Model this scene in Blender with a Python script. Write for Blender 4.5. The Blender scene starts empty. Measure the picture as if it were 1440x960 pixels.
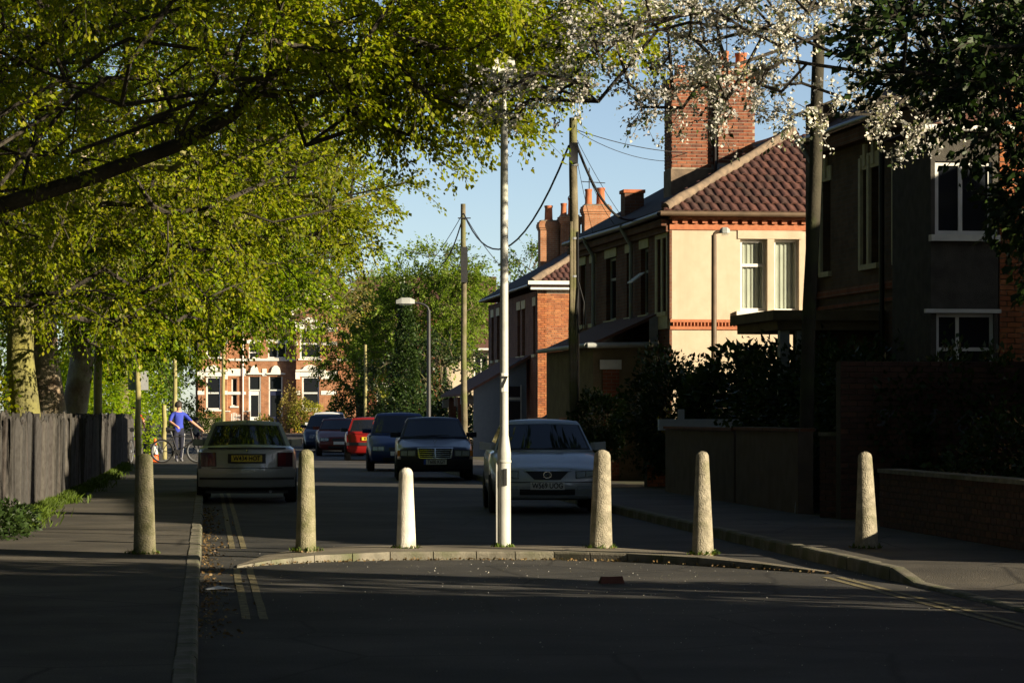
import bpy, bmesh, math, random
import numpy as np
from mathutils import Vector, Matrix
random.seed(7); rng = np.random.default_rng(7)
scene = bpy.context.scene
C = scene.collection
# ------------------------------------------------------------------ camera
F = 4200.0            # focal length in pixels of a 1440 wide picture
HZ = 583.0            # row of the horizon
EYE = 1.5
cam_d = bpy.data.cameras.new('camera'); cam = bpy.data.objects.new('camera', cam_d); C.objects.link(cam)
cam.location = (0, 0, EYE); cam.rotation_euler = (math.radians(90), 0, 0)
cam_d.sensor_width = 36; cam_d.lens = 36 * F / 1440
cam_d.shift_y = (HZ - 480) / 1440
cam_d.clip_start = 0.1; cam_d.clip_end = 2000
scene.camera = cam
# ------------------------------------------------------------------ sky, sun, exposure
SUN_AZ = 121.0        # clockwise from +Y
SUN_EL = 18.0
world = bpy.data.worlds.new('World'); scene.world = world; world.use_nodes = True
wn = world.node_tree; bg = wn.nodes['Background']
sky = wn.nodes.new('ShaderNodeTexSky'); sky.sky_type = 'NISHITA'; sky.sun_disc = False
sky.sun_elevation = math.radians(SUN_EL); sky.sun_rotation = math.radians(SUN_AZ)
sky.air_density = .58; sky.dust_density = .4; sky.ozone_density = .1
wn.links.new(sky.outputs[0], bg.inputs[0]); bg.inputs[1].default_value = 0.056
sun_d = bpy.data.lights.new('sun', 'SUN'); sun = bpy.data.objects.new('sun', sun_d); C.objects.link(sun)
sun_d.energy = 5.0; sun_d.angle = math.radians(0.5); sun_d.color = (1.0, 0.86, 0.62)
az, el = math.radians(SUN_AZ), math.radians(SUN_EL)
to_sun = Vector((math.sin(az) * math.cos(el), math.cos(az) * math.cos(el), math.sin(el)))
sun.rotation_euler = to_sun.to_track_quat('Z', 'Y').to_euler()
scene.view_settings.view_transform = 'Standard'; scene.view_settings.look = 'None'
scene.view_settings.exposure = 1.3; scene.view_settings.gamma = 1.0
scene.view_settings.use_curve_mapping = False
scene.cycles.max_bounces = 6; scene.cycles.transparent_max_bounces = 12
scene.cycles.use_denoising = True
# ------------------------------------------------------------------ places
KS = 430.0 / F                    # the street runs towards column 290 of the picture
A_ST = math.atan(KS)
def ground_z(D): 
    u = min(1, max(0, (D - 112) / 48.0)); return 0.5 * u * u * (3 - 2 * u)
def R(D, t, z=0.0): return Vector((t - KS * D, D, z))
def Px(px, D, z=0.0): return Vector(((px - 720) / F * D, D, z))
def Pz(px, py, D): return Vector(((px - 720) / F * D, D, EYE - (py - HZ) / F * D))
# ------------------------------------------------------------------ materials
MATS = {}
def nodes_of(name):
    m = bpy.data.materials.new(name); m.use_nodes = True; MATS[name] = m
    nt = m.node_tree; return m, nt, nt.nodes['Principled BSDF']
def srf(name, c1, c2=None, rough=.8, scale=6., detail=6., bump=0., bscale=None, spec=.3, metal=0., coat=0., coords='Object', c3=None, s3=1., dist=.02, streak=False):
    """one surface: two colours mixed by noise, a third in patches, noise relief"""
    m, nt, b = nodes_of(name); N = nt.nodes.new; L = nt.links.new
    b.inputs['Roughness'].default_value = rough; b.inputs['Metallic'].default_value = metal
    b.inputs['Specular IOR Level'].default_value = spec; b.inputs['Coat Weight'].default_value = coat
    b.inputs['Coat Roughness'].default_value = .05
    c2 = c2 or tuple(x * .75 for x in c1)
    tc = N('ShaderNodeTexCoord')
    nz = N('ShaderNodeTexNoise'); nz.inputs['Scale'].default_value = scale; nz.inputs['Detail'].default_value = detail
    L(tc.outputs[coords], nz.inputs['Vector'])
    cr = N('ShaderNodeValToRGB'); cr.color_ramp.elements[0].position = .35; cr.color_ramp.elements[1].position = .65
    cr.color_ramp.elements[0].color = (*c1, 1); cr.color_ramp.elements[1].color = (*c2, 1)
    L(nz.outputs[0], cr.inputs[0]); out = cr.outputs[0]
    if c3:
        n3 = N('ShaderNodeTexNoise'); n3.inputs['Scale'].default_value = s3; n3.inputs['Detail'].default_value = 5
        if streak:
            mp = N('ShaderNodeMapping'); mp.inputs['Scale'].default_value = (1.6, 1.6, .22); L(tc.outputs[coords], mp.inputs[0]); L(mp.outputs[0], n3.inputs['Vector'])
        else: L(tc.outputs[coords], n3.inputs['Vector'])
        r3 = N('ShaderNodeValToRGB'); r3.color_ramp.elements[0].position = .5; r3.color_ramp.elements[1].position = .66
        L(n3.outputs[0], r3.inputs[0])
        mx = N('ShaderNodeMixRGB'); L(r3.outputs[0], mx.inputs[0]); L(out, mx.inputs[1]); mx.inputs[2].default_value = (*c3, 1)
        out = mx.outputs[0]
    L(out, b.inputs['Base Color'])
    if bump:
        nb = N('ShaderNodeTexNoise'); nb.inputs['Scale'].default_value = bscale or scale * 4; nb.inputs['Detail'].default_value = 4
        L(tc.outputs[coords], nb.inputs['Vector'])
        bp = N('ShaderNodeBump'); bp.inputs['Strength'].default_value = bump; bp.inputs['Distance'].default_value = dist
        L(nb.outputs[0], bp.inputs['Height']); L(bp.outputs[0], b.inputs['Normal'])
    return m
def brick_srf(name, c1, c2, mortar, up='XZ', scale=1.0, spec=.2):
    """coursed brick for walls too far or too dark to pick bricks apart (metres)"""
    m, nt, b = nodes_of(name); N = nt.nodes.new; L = nt.links.new
    b.inputs['Roughness'].default_value = .9; b.inputs['Specular IOR Level'].default_value = spec
    tc = N('ShaderNodeTexCoord'); sp = N('ShaderNodeSeparateXYZ'); L(tc.outputs['Object'], sp.inputs[0])
    cb = N('ShaderNodeCombineXYZ'); ad = N('ShaderNodeMath'); ad.operation = 'ADD'
    L(sp.outputs[0], ad.inputs[0]); L(sp.outputs[1], ad.inputs[1]); L(ad.outputs[0], cb.inputs[0]); L(sp.outputs[2], cb.inputs[1])
    br = N('ShaderNodeTexBrick'); L(cb.outputs[0], br.inputs['Vector'])
    br.inputs['Scale'].default_value = 1; br.inputs['Brick Width'].default_value = .225; br.inputs['Row Height'].default_value = .075
    br.inputs['Mortar Size'].default_value = .006; br.inputs['Color1'].default_value = (*c1, 1); br.inputs['Color2'].default_value = (*c2, 1)
    br.inputs['Mortar'].default_value = (*mortar, 1); br.inputs['Bias'].default_value = -.1
    nz = N('ShaderNodeTexNoise'); nz.inputs['Scale'].default_value = 2.2; nz.inputs['Detail'].default_value = 6; L(tc.outputs['Object'], nz.inputs['Vector'])
    mx = N('ShaderNodeMixRGB'); mx.blend_type = 'MULTIPLY'; mx.inputs[0].default_value = .7
    cr = N('ShaderNodeValToRGB'); cr.color_ramp.elements[0].color = (.45, .42, .4, 1); cr.color_ramp.elements[1].color = (1, 1, 1, 1); cr.color_ramp.elements[0].position = .3; cr.color_ramp.elements[1].position = .6
    L(nz.outputs[0], cr.inputs[0]); L(br.outputs['Color'], mx.inputs[1]); L(cr.outputs[0], mx.inputs[2]); L(mx.outputs[0], b.inputs['Base Color'])
    bp = N('ShaderNodeBump'); bp.inputs['Strength'].default_value = .6; bp.inputs['Distance'].default_value = .006; bp.invert = True
    L(br.outputs['Fac'], bp.inputs['Height']); L(bp.outputs[0], b.inputs['Normal'])
    return m
def piece_srf(name, cols, rough=.85, bump=.3, bscale=60.):
    """bricks, tiles, boards: every object its own tone"""
    m, nt, b = nodes_of(name); N = nt.nodes.new; L = nt.links.new
    b.inputs['Roughness'].default_value = rough; b.inputs['Specular IOR Level'].default_value = .25
    oi = N('ShaderNodeObjectInfo'); ge = N('ShaderNodeNewGeometry'); ad = N('ShaderNodeMath'); ad.operation = 'ADD'; fr = N('ShaderNodeMath'); fr.operation = 'FRACT'
    L(oi.outputs['Random'], ad.inputs[0]); L(ge.outputs['Random Per Island'], ad.inputs[1]); L(ad.outputs[0], fr.inputs[0])
    cr = N('ShaderNodeValToRGB'); e = cr.color_ramp.elements
    e[0].position = 0; e[0].color = (*cols[0], 1); e[1].position = 1; e[1].color = (*cols[-1], 1)
    for i, c in enumerate(cols[1:-1]):
        q = e.new((i + 1) / (len(cols) - 1)); q.color = (*c, 1)
    L(fr.outputs[0], cr.inputs[0])
    tc = N('ShaderNodeTexCoord'); nz = N('ShaderNodeTexNoise'); nz.inputs['Scale'].default_value = 9; nz.inputs['Detail'].default_value = 6; L(ge.outputs['Position'], nz.inputs['Vector'])
    r2 = N('ShaderNodeValToRGB'); r2.color_ramp.elements[0].color = (.5, .48, .46, 1); r2.color_ramp.elements[0].position = .3; r2.color_ramp.elements[1].position = .62
    L(nz.outputs[0], r2.inputs[0]); mx = N('ShaderNodeMixRGB'); mx.blend_type = 'MULTIPLY'; mx.inputs[0].default_value = .8
    L(cr.outputs[0], mx.inputs[1]); L(r2.outputs[0], mx.inputs[2]); L(mx.outputs[0], b.inputs['Base Color'])
    nb = N('ShaderNodeTexNoise'); nb.inputs['Scale'].default_value = bscale; L(ge.outputs['Position'], nb.inputs['Vector'])
    bp = N('ShaderNodeBump'); bp.inputs['Strength'].default_value = bump; bp.inputs['Distance'].default_value = .01; L(nb.outputs[0], bp.inputs['Height']); L(bp.outputs[0], b.inputs['Normal'])
    return m
def leaf_srf(name, cols, trans=.35, rough=.55, tint=1.25):
    m, nt, b = nodes_of(name); N = nt.nodes.new; L = nt.links.new
    ge = N('ShaderNodeNewGeometry'); cr = N('ShaderNodeValToRGB'); e = cr.color_ramp.elements
    e[0].position = 0; e[0].color = (*cols[0], 1); e[1].position = 1; e[1].color = (*cols[-1], 1)
    for i, c in enumerate(cols[1:-1]):
        q = e.new((i + 1) / (len(cols) - 1)); q.color = (*c, 1)
    L(ge.outputs['Random Per Island'], cr.inputs[0])
    nz = N('ShaderNodeTexNoise'); nz.inputs['Scale'].default_value = .55; nz.inputs['Detail'].default_value = 3; L(ge.outputs['Position'], nz.inputs['Vector'])
    r2 = N('ShaderNodeValToRGB'); r2.color_ramp.elements[0].color = (.62, .6, .6, 1); r2.color_ramp.elements[0].position = .38; r2.color_ramp.elements[1].position = .6; r2.color_ramp.elements[1].color = (1.15, 1.1, 1, 1)
    L(nz.outputs[0], r2.inputs[0]); mx = N('ShaderNodeMixRGB'); mx.blend_type = 'MULTIPLY'; mx.inputs[0].default_value = 1
    L(cr.outputs[0], mx.inputs[1]); L(r2.outputs[0], mx.inputs[2])
    b.inputs['Roughness'].default_value = rough; b.inputs['Specular IOR Level'].default_value = .2; L(mx.outputs[0], b.inputs['Base Color'])
    tr = N('ShaderNodeBsdfTranslucent'); g = N('ShaderNodeMixRGB'); g.blend_type = 'MULTIPLY'; g.inputs[0].default_value = 1; g.inputs[2].default_value = (tint, tint * 1.1, .5, 1)
    L(mx.outputs[0], g.inputs[1]); L(g.outputs[0], tr.inputs[0])
    ms = N('ShaderNodeMixShader'); ms.inputs[0].default_value = trans; L(b.outputs[0], ms.inputs[1]); L(tr.outputs[0], ms.inputs[2])
    L(ms.outputs[0], nt.nodes['Material Output'].inputs[0])
    return m
def glass_srf(name, tint=(.02, .025, .03), clear=.0, rough=.03):
    m, nt, b = nodes_of(name); N = nt.nodes.new; L = nt.links.new
    b.inputs['Base Color'].default_value = (*tint, 1); b.inputs['Roughness'].default_value = rough; b.inputs['Specular IOR Level'].default_value = .5
    if clear:
        tp = N('ShaderNodeBsdfTransparent'); tp.inputs[0].default_value = (.9, .93, .92, 1); ms = N('ShaderNodeMixShader'); ms.inputs[0].default_value = clear
        L(b.outputs[0], ms.inputs[1]); L(tp.outputs[0], ms.inputs[2]); L(ms.outputs[0], nt.nodes['Material Output'].inputs[0])
    return m
def plain(name, c, rough=.5, metal=0., spec=.4, coat=0.):
    return srf(name, c, tuple(x * .88 for x in c), rough, 9., 4., 0, None, spec, metal, coat)
def road_srf(name, base, dark, speck, bump=.5):
    m = srf(name, base, dark, .82, .9, 8, 0, spec=.35, coords='Object')
    nt = m.node_tree; N = nt.nodes.new; L = nt.links.new; b = nt.nodes['Principled BSDF']
    tc = N('ShaderNodeTexCoord'); vo = N('ShaderNodeTexVoronoi'); vo.inputs['Scale'].default_value = 70; L(tc.outputs['Object'], vo.inputs['Vector'])
    wn_ = N('ShaderNodeTexNoise'); wn_.inputs['Scale'].default_value = 22; wn_.inputs['Detail'].default_value = 3; L(tc.outputs['Object'], wn_.inputs['Vector'])
    src = b.inputs['Base Color'].links[0].from_socket
    r = N('ShaderNodeValToRGB'); r.color_ramp.elements[0].position = .70; r.color_ramp.elements[1].position = .76; L(wn_.outputs[0], r.inputs[0])
    mx = N('ShaderNodeMixRGB'); L(r.outputs[0], mx.inputs[0]); L(src, mx.inputs[1]); mx.inputs[2].default_value = (*speck, 1); L(mx.outputs[0], b.inputs['Base Color'])
    big = N('ShaderNodeTexNoise'); big.inputs['Scale'].default_value = .35; big.inputs['Detail'].default_value = 9; big.inputs['Roughness'].default_value = .65; L(tc.outputs['Object'], big.inputs['Vector'])
    rb = N('ShaderNodeValToRGB'); rb.color_ramp.elements[0].position = .36; rb.color_ramp.elements[0].color = (.55,.55,.56,1); rb.color_ramp.elements[1].position = .64; rb.color_ramp.elements[1].color = (1.35,1.3,1.22,1); L(big.outputs[0], rb.inputs[0])
    m2 = N('ShaderNodeMixRGB'); m2.blend_type = 'MULTIPLY'; m2.inputs[0].default_value = 1; L(mx.outputs[0], m2.inputs[1]); L(rb.outputs[0], m2.inputs[2])
    wv = N('ShaderNodeMixRGB'); wv.blend_type = 'ADD'; wv.inputs[0].default_value = .25; L(tc.outputs['Object'], wv.inputs[1]); L(big.outputs['Color'], wv.inputs[2])
    ck = N('ShaderNodeTexVoronoi'); ck.feature = 'DISTANCE_TO_EDGE'; ck.inputs['Scale'].default_value = .42; L(wv.outputs[0], ck.inputs['Vector'])
    rc = N('ShaderNodeValToRGB'); rc.color_ramp.elements[0].position = 0; rc.color_ramp.elements[0].color = (.35,.35,.35,1); rc.color_ramp.elements[1].position = .012; L(ck.outputs['Distance'], rc.inputs[0])
    m3 = N('ShaderNodeMixRGB'); m3.blend_type = 'MULTIPLY'; m3.inputs[0].default_value = 1; L(m2.outputs[0], m3.inputs[1]); L(rc.outputs[0], m3.inputs[2]); L(m3.outputs[0], b.inputs['Base Color'])
    bp = N('ShaderNodeBump'); bp.inputs['Strength'].default_value = bump; bp.inputs['Distance'].default_value = .008; L(vo.outputs[0], bp.inputs['Height']); L(bp.outputs[0], b.inputs['Normal'])
    return m
M = MATS
road_srf('asphalt', (.05, .048, .045), (.026, .026, .026), (.2, .19, .17))
road_srf('island_concrete', (.22, .195, .15), (.14, .125, .1), (.3, .28, .25))
road_srf('paving_tarmac', (.085, .077, .065), (.05, .046, .04), (.2, .19, .17))
srf('kerb_concrete', (.2, .18, .14), (.12, .11, .085), .9, 7, 8, .4, 60, c3=(.09, .095, .05), s3=2.2)
srf('bollard_concrete', (.32, .285, .215), (.19, .17, .125), .92, 14, 8, .9, 70, c3=(.12, .12, .055), s3=2.6)
srf('bollard_mossy', (.25, .225, .15), (.15, .145, .075), .95, 9, 8, .9, 70, c3=(.085, .085, .035), s3=2.4)
srf('bollard_white', (.6, .57, .5), (.5, .46, .4), .8, 10, 8, .5, 80, c3=(.32, .29, .23), s3=3.1)
srf('yellow_paint', (.24, .2, .1), (.1, .09, .06), .85, 14, 8, .3, 80)
srf('soil', (.045, .05, .022), (.06, .045, .025), 1, .6, 8, .6, 6)
srf('grass_ground', (.05, .08, .018), (.035, .06, .015), 1, .5, 8, .6, 6)
srf('galv_paint', (.44, .44, .41), (.38, .38, .35), .5, 5, 8, .08, 40, spec=.4, c3=(.36, .37, .31), s3=.9)
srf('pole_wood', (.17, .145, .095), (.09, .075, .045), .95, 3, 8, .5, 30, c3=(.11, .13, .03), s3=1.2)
srf('post_wood', (.3, .26, .12), (.2, .18, .07), .9, 4, 8, .4, 30)
srf('dark_steel', (.03, .03, .032), None, .5, 9, 4, spec=.4)
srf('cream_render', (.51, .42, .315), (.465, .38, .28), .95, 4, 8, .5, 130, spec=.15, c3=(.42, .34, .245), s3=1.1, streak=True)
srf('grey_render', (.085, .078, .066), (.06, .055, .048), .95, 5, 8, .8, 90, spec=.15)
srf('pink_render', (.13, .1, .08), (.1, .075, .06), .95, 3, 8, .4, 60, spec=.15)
srf('stone_cream', (.56, .5, .32), (.46, .41, .26), .85, 8, 8, .2, 60)
srf('white_paint', (.62, .61, .58), (.55, .54, .5), .5, 6, 6, .05, 50)
srf('white_stone', (.6, .58, .53), (.7, .68, .6), .7, 6, 6, .15, 50)
srf('dull_white', (.33, .34, .33), (.26, .27, .26), .6, 6, 6, .1, 40)
srf('mortar', (.34, .29, .22), (.26, .22, .17), .95, 12, 6, .3, 80)
srf('dark_mortar', (.07, .06, .045), (.05, .042, .032), .95, 12, 6, .3, 80)
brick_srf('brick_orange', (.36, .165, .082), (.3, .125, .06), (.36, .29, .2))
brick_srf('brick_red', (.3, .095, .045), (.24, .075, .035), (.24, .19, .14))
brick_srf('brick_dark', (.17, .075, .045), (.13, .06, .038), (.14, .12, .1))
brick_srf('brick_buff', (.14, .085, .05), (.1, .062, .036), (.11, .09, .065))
piece_srf('brick_piece_orange', [(.36, .125, .042), (.29, .09, .034), (.4, .16, .06), (.24, .075, .03), (.34, .125, .05)])
piece_srf('brick_piece_red', [(.26, .085, .042), (.17, .055, .032), (.3, .11, .055), (.12, .045, .032), (.24, .09, .045)])
piece_srf('brick_piece_dark', [(.085, .04, .028), (.06, .032, .025), (.11, .052, .034), (.07, .037, .03)])
piece_srf('roof_tile', [(.095, .042, .034), (.068, .034, .029), (.115, .05, .038), (.085, .039, .033), (.06, .036, .03)], .85, .4, 30)
srf('roof_tile_far', (.11, .048, .036), (.07, .036, .028), .85, 8, 6, .5, 20)
srf('slate', (.03, .03, .034), (.018, .018, .022), .85, 5, 6, .4, 14, spec=.2)
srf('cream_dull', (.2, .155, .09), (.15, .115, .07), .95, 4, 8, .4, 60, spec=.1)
srf('pole_shaded', (.05, .044, .03), (.028, .025, .017), .95, 3, 8, .5, 30, c3=(.06, .07, .025), s3=1.2)  # pole wood darkened so that its shade is in the colour
srf('ridge_mortar', (.2, .145, .1), (.12, .09, .065), .9, 6, 6, .4, 40)
srf('terracotta', (.38, .12, .048), (.3, .09, .036), .8, 5, 6, .2, 30)
srf('terracotta_trim', (.38, .14, .065), (.31, .105, .05), .8, 9, 6, .2, 30)
srf('pot_cream', (.55, .5, .36), (.45, .4, .28), .7, 5, 6)
srf('lead', (.25, .26, .28), (.17, .18, .2), .5, 5, 6, .2, 20, spec=.5)
srf('gutter_brown', (.12, .08, .05), (.08, .055, .035), .5, 4, 4)
srf('gutter_black', (.02, .02, .022), None, .4, 4, 4)
srf('bark', (.14, .11, .07), (.07, .055, .035), .95, 5, 8, .9, 25, c3=(.13, .14, .045), s3=1.2, dist=.04)
srf('bark_mossy', (.2, .19, .06), (.13, .12, .05), .95, 3, 8, .9, 18, c3=(.22, .2, .05), s3=.8, dist=.04)
srf('bark_pale', (.36, .31, .22), (.22, .17, .11), .95, 3, 8, .9, 16, c3=(.16, .09, .06), s3=1.1, dist=.04)
srf('bark_dark', (.05, .042, .032), (.03, .026, .02), .95, 5, 8, .8, 25, dist=.03)
piece_srf('fence_board', [(.055, .051, .048), (.04, .038, .037), (.08, .073, .064), (.047, .045, .044), (.067, .056, .05)], .9, .6, 30)
leaf_srf('leaf_lime', [(.22, .28, .004), (.26, .3, .005), (.14, .22, .004), (.35, .34, .02), (.23, .29, .005)], .5)
leaf_srf('leaf_bright', [(.19, .3, .005), (.23, .32, .006), (.14, .25, .005), (.3, .34, .01)], .5)
leaf_srf('leaf_bronze', [(.2, .17, .045), (.24, .18, .06), (.16, .16, .03), (.26, .2, .08)], .35)
leaf_srf('leaf_mid', [(.07, .13, .015), (.09, .15, .018), (.05, .1, .012), (.11, .16, .02)], .35)
leaf_srf('leaf_ash', [(.13, .21, .02), (.16, .24, .025), (.1, .17, .016), (.2, .26, .035)], .45)
leaf_srf('leaf_dark', [(.025, .05, .012), (.035, .065, .015), (.018, .038, .01), (.05, .08, .02)], .2, .4)
leaf_srf('leaf_gold', [(.24, .25, .03), (.3, .27, .04), (.17, .22, .02)], .35)
leaf_srf('blossom', [(.6, .6, .59), (.5, .52, .54), (.62, .58, .53), (.42, .44, .46)], .25, .7, 1.0)
leaf_srf('litter_leaf', [(.16, .1, .045), (.1, .065, .03), (.22, .15, .07), (.13, .11, .05)], .1)
leaf_srf('grass_blade', [(.07, .12, .012), (.09, .14, .015), (.05, .085, .01)], .3)
glass_srf('car_glass', (.008, .01, .014))
glass_srf('clear_glass', (.02, .022, .025), .9)
glass_srf('window_dark', (.012, .014, .018), 0, .04)
glass_srf('lamp_glass', (.5, .52, .55), .8, .04)
plain('lamp_reflector', (.62, .63, .64), .25, .35)
srf('curtain', (.6, .58, .5), (.52, .5, .43), .9, 3, 3)
srf('room_dark', (.03, .028, .026), None, .95, 3, 3)
plain('tyre', (.018, .018, .019), .85); plain('black_trim', (.014, .014, .016), .55); plain('number_white', (.66, .66, .62), .5); plain('number_yellow', (.55, .4, .03), .5)
plain('number_black', (.012, .012, .012), .6); plain('eu_blue', (.02, .08, .42), .5); plain('chrome', (.62, .63, .65), .16, 1.); plain('rim_alloy', (.35, .36, .38), .35, .8)
plain('tail_red', (.1, .004, .008), .2, 0, .5, .6); plain('tail_dark', (.05, .012, .02), .2, 0, .5, .6); plain('amber', (.6, .2, .02), .25)
def paint(name, c, metal=.4, rough=.38, coat=.7): return srf(name, c, tuple(x * .94 for x in c), rough, 3, 4, 0, None, .5 if coat > .5 else .25, metal, coat)
paint('paint_silver_blue', (.37, .4, .43), .4); paint('paint_silver_green', (.27, .285, .285), .45); paint('paint_navy', (.004, .009, .035), .1, .3, .35); paint('paint_blue', (.012, .03, .12), .2, .35, .4)
paint('paint_red', (.2, .009, .008), .1, .35, .4); paint('paint_maroon', (.1, .016, .014), .1, .35, .3); paint('paint_white', (.6, .61, .62), 0); paint('paint_dark_blue', (.01, .016, .04), .2, .35, .4)
plain('cone_orange', (.75, .12, .015), .6); plain('cone_white', (.7, .7, .68), .4); plain('skin', (.5, .27, .18), .6); plain('hair', (.03, .02, .015), .7); plain('shirt_blue', (.03, .05, .36), .85)
plain('shirt_red', (.6, .03, .02), .85); plain('shirt_grey', (.22, .22, .22), .85); plain('trousers_navy', (.012, .014, .03), .85); plain('shoe', (.15, .15, .17), .7); plain('stripe_white', (.6, .6, .62), .8)
plain('litter_white', (.7, .7, .7), .8); plain('brick_debris', (.07, .025, .018), .9); plain('hydrant_yellow', (.75, .5, .02), .5); plain('blue_board', (.42, .47, .55), .6); plain('graffiti', (.1, .105, .125), .9)
plain('wire', (.015, .015, .016), .7); plain('sign_grey', (.3, .31, .33), .5); plain('door_white', (.66, .66, .64), .5); plain('door_navy', (.02, .025, .06), .4); plain('door_blue', (.09, .115, .15), .6); plain('bin_blue', (.06, .16, .4), .5)
# ------------------------------------------------------------------ builders
class MB:
    def __init__(s): s.v = []; s.f = []
    def add(s, v, f):
        k = len(s.v); s.v += [tuple(x) for x in v]; s.f += [tuple(i + k for i in q) for q in f]; return s
    def box(s, x0, x1, y0, y1, z0, z1):
        return s.add([(x0,y0,z0),(x1,y0,z0),(x1,y1,z0),(x0,y1,z0),(x0,y0,z1),(x1,y0,z1),(x1,y1,z1),(x0,y1,z1)],
                     [(0,3,2,1),(4,5,6,7),(0,1,5,4),(1,2,6,5),(2,3,7,6),(3,0,4,7)])
    def obox(s, o, U, N, u0, u1, d0, d1, z0, z1):
        """box in a wall's frame: along U, out along N, up"""
        o, U, N = Vector(o), Vector(U), Vector(N); Z = Vector((0,0,1))
        P = [o + U*a + N*b + Z*c for c in (z0, z1) for b in (d0, d1) for a in (u0, u1)]
        return s.add(P, [(0,1,3,2),(4,6,7,5),(0,4,5,1),(1,5,7,3),(3,7,6,2),(2,6,4,0)])
    def tube(s, pts, rad, n=8, cap=True):
        pts = [Vector(p) for p in pts]; k = len(pts)
        if not hasattr(rad, '__len__'): rad = [rad] * k
        rings = []; ref = None
        for i in range(k):
            d = (pts[min(i+1,k-1)] - pts[max(i-1,0)])
            d = d.normalized() if d.length > 1e-9 else Vector((0,0,1))
            if ref is None: ref = Vector((1,0,0)) if abs(d.x) < .9 else Vector((0,1,0))
            a = (ref - d * ref.dot(d))
            if a.length < 1e-6: a = Vector((0,1,0)) - d * d.y
            a.normalize(); b = d.cross(a); ref = a
            rings.append([pts[i] + (a * math.cos(2*math.pi*j/n) + b * math.sin(2*math.pi*j/n)) * rad[i] for j in range(n)])
        V = [p for r in rings for p in r]; Fc = []
        for i in range(k - 1):
            for j in range(n):
                q = (j + 1) % n; Fc.append((i*n+j, i*n+q, (i+1)*n+q, (i+1)*n+j))
        if cap: Fc.append(tuple(range(n-1, -1, -1))); Fc.append(tuple((k-1)*n + j for j in range(n)))
        return s.add(V, Fc)
    def lathe(s, prof, n=20, o=(0,0,0)):
        V = []; Fc = []; k = len(prof)
        for r, z in prof:
            for j in range(n):
                a = 2*math.pi*j/n; V.append((o[0]+r*math.cos(a), o[1]+r*math.sin(a), o[2]+z))
        for i in range(k-1):
            for j in range(n):
                q = (j+1) % n; Fc.append((i*n+j, i*n+q, (i+1)*n+q, (i+1)*n+j))
        Fc.append(tuple(range(n-1,-1,-1))); Fc.append(tuple((k-1)*n+j for j in range(n)))
        return s.add(V, Fc)
    def prism(s, poly, a0, a1, axis='y'):
        n = len(poly)
        f = (lambda u, w, a: (u, a, w)) if axis == 'y' else ((lambda u, w, a: (a, u, w)) if axis == 'x' else (lambda u, w, a: (u, w, a)))
        V = [f(u, w, a0) for u, w in poly] + [f(u, w, a1) for u, w in poly]
        Fc = [tuple(range(n)), tuple(range(2*n-1, n-1, -1))] + [(i, (i+1) % n + 0, (i+1) % n + n, i + n) for i in range(n)]
        return s.add(V, Fc)
    def mesh(s, name, mat, smooth=None, fix=True):
        me = bpy.data.meshes.new(name); me.from_pydata(s.v, [], s.f)
        if fix:
            bm = bmesh.new(); bm.from_mesh(me); bmesh.ops.recalc_face_normals(bm, faces=bm.faces); bm.to_mesh(me); bm.free()
        me.materials.append(M[mat])
        if smooth is not None:
            me.shade_smooth(); me.set_sharp_from_angle(angle=math.radians(smooth))
        return me
    def build(s, name, mat, parent=None, loc=(0,0,0), rz=0., smooth=None, rot=None):
        return link(name, s.mesh(name, mat, smooth), parent, loc, rz, rot)
def link(name, me, parent=None, loc=(0,0,0), rz=0., rot=None):
    o = bpy.data.objects.new(name, me); C.objects.link(o); o.location = loc
    o.rotation_euler = rot if rot else (0, 0, rz)
    if parent: o.parent = parent
    return o
def thing(name, label, cat, loc=(0,0,0), rz=0., group=None):
    o = bpy.data.objects.new(name, None); C.objects.link(o); o.location = loc; o.rotation_euler = (0,0,rz); o.empty_display_size = .2
    return tag(o, label, cat, group)
def tag(o, label, cat, group=None, kind=None):
    o['label'] = label; o['category'] = cat
    if group: o['group'] = group
    if kind: o['kind'] = kind
    return o
def struct(o): o['kind'] = 'structure'; return o
def stuff(o): o['kind'] = 'stuff'; return o
def quads_mesh(name, V, mat):
    """V: (n,4,3) array of quads"""
    n = len(V); me = bpy.data.meshes.new(name); me.vertices.add(n*4); me.vertices.foreach_set('co', np.ascontiguousarray(V, dtype=np.float32).ravel())
    me.loops.add(n*4); me.loops.foreach_set('vertex_index', np.arange(n*4, dtype=np.int32))
    me.polygons.add(n); me.polygons.foreach_set('loop_start', np.arange(0, n*4, 4, dtype=np.int32))
    try: me.polygons.foreach_set('loop_total', np.full(n, 4, dtype=np.int32))
    except Exception: pass
    me.update(calc_edges=True); me.validate(); me.materials.append(M[mat]); return me
def unit(a): return a / np.maximum(np.linalg.norm(a, axis=-1, keepdims=True), 1e-9)
def leaf_quads(pos, dirn, size, aspect=.62, fold=.18, droop=.3):
    """kite leaves at pos growing along dirn, sizes in metres"""
    n = len(pos); d = unit(dirn + rng.normal(0, .45, (n,3)) + np.array([0,0,-droop]))
    r = unit(np.cross(d, unit(rng.normal(0, 1, (n,3))))); nn = np.cross(d, r)
    s = size * rng.uniform(.5, 1.4, (n,1))
    b = pos; t = pos + d*s; m = pos + d*s*.45
    return np.stack([b, m + r*s*aspect*.5 + nn*s*fold, t, m - r*s*aspect*.5 + nn*s*fold], axis=1)
def in_ellipsoids(cr, n):
    out = []
    tot = sum(c[6] for c in cr)
    for c in cr:
        k = max(1, int(n * c[6] / tot)); p = unit(rng.normal(0, 1, (k,3))) * (rng.uniform(.12, 1, (k,1)) ** (1/2.4)); out.append(np.array(c[:3]) + p*np.array(c[3:6]))
    return np.concatenate(out)
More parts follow.
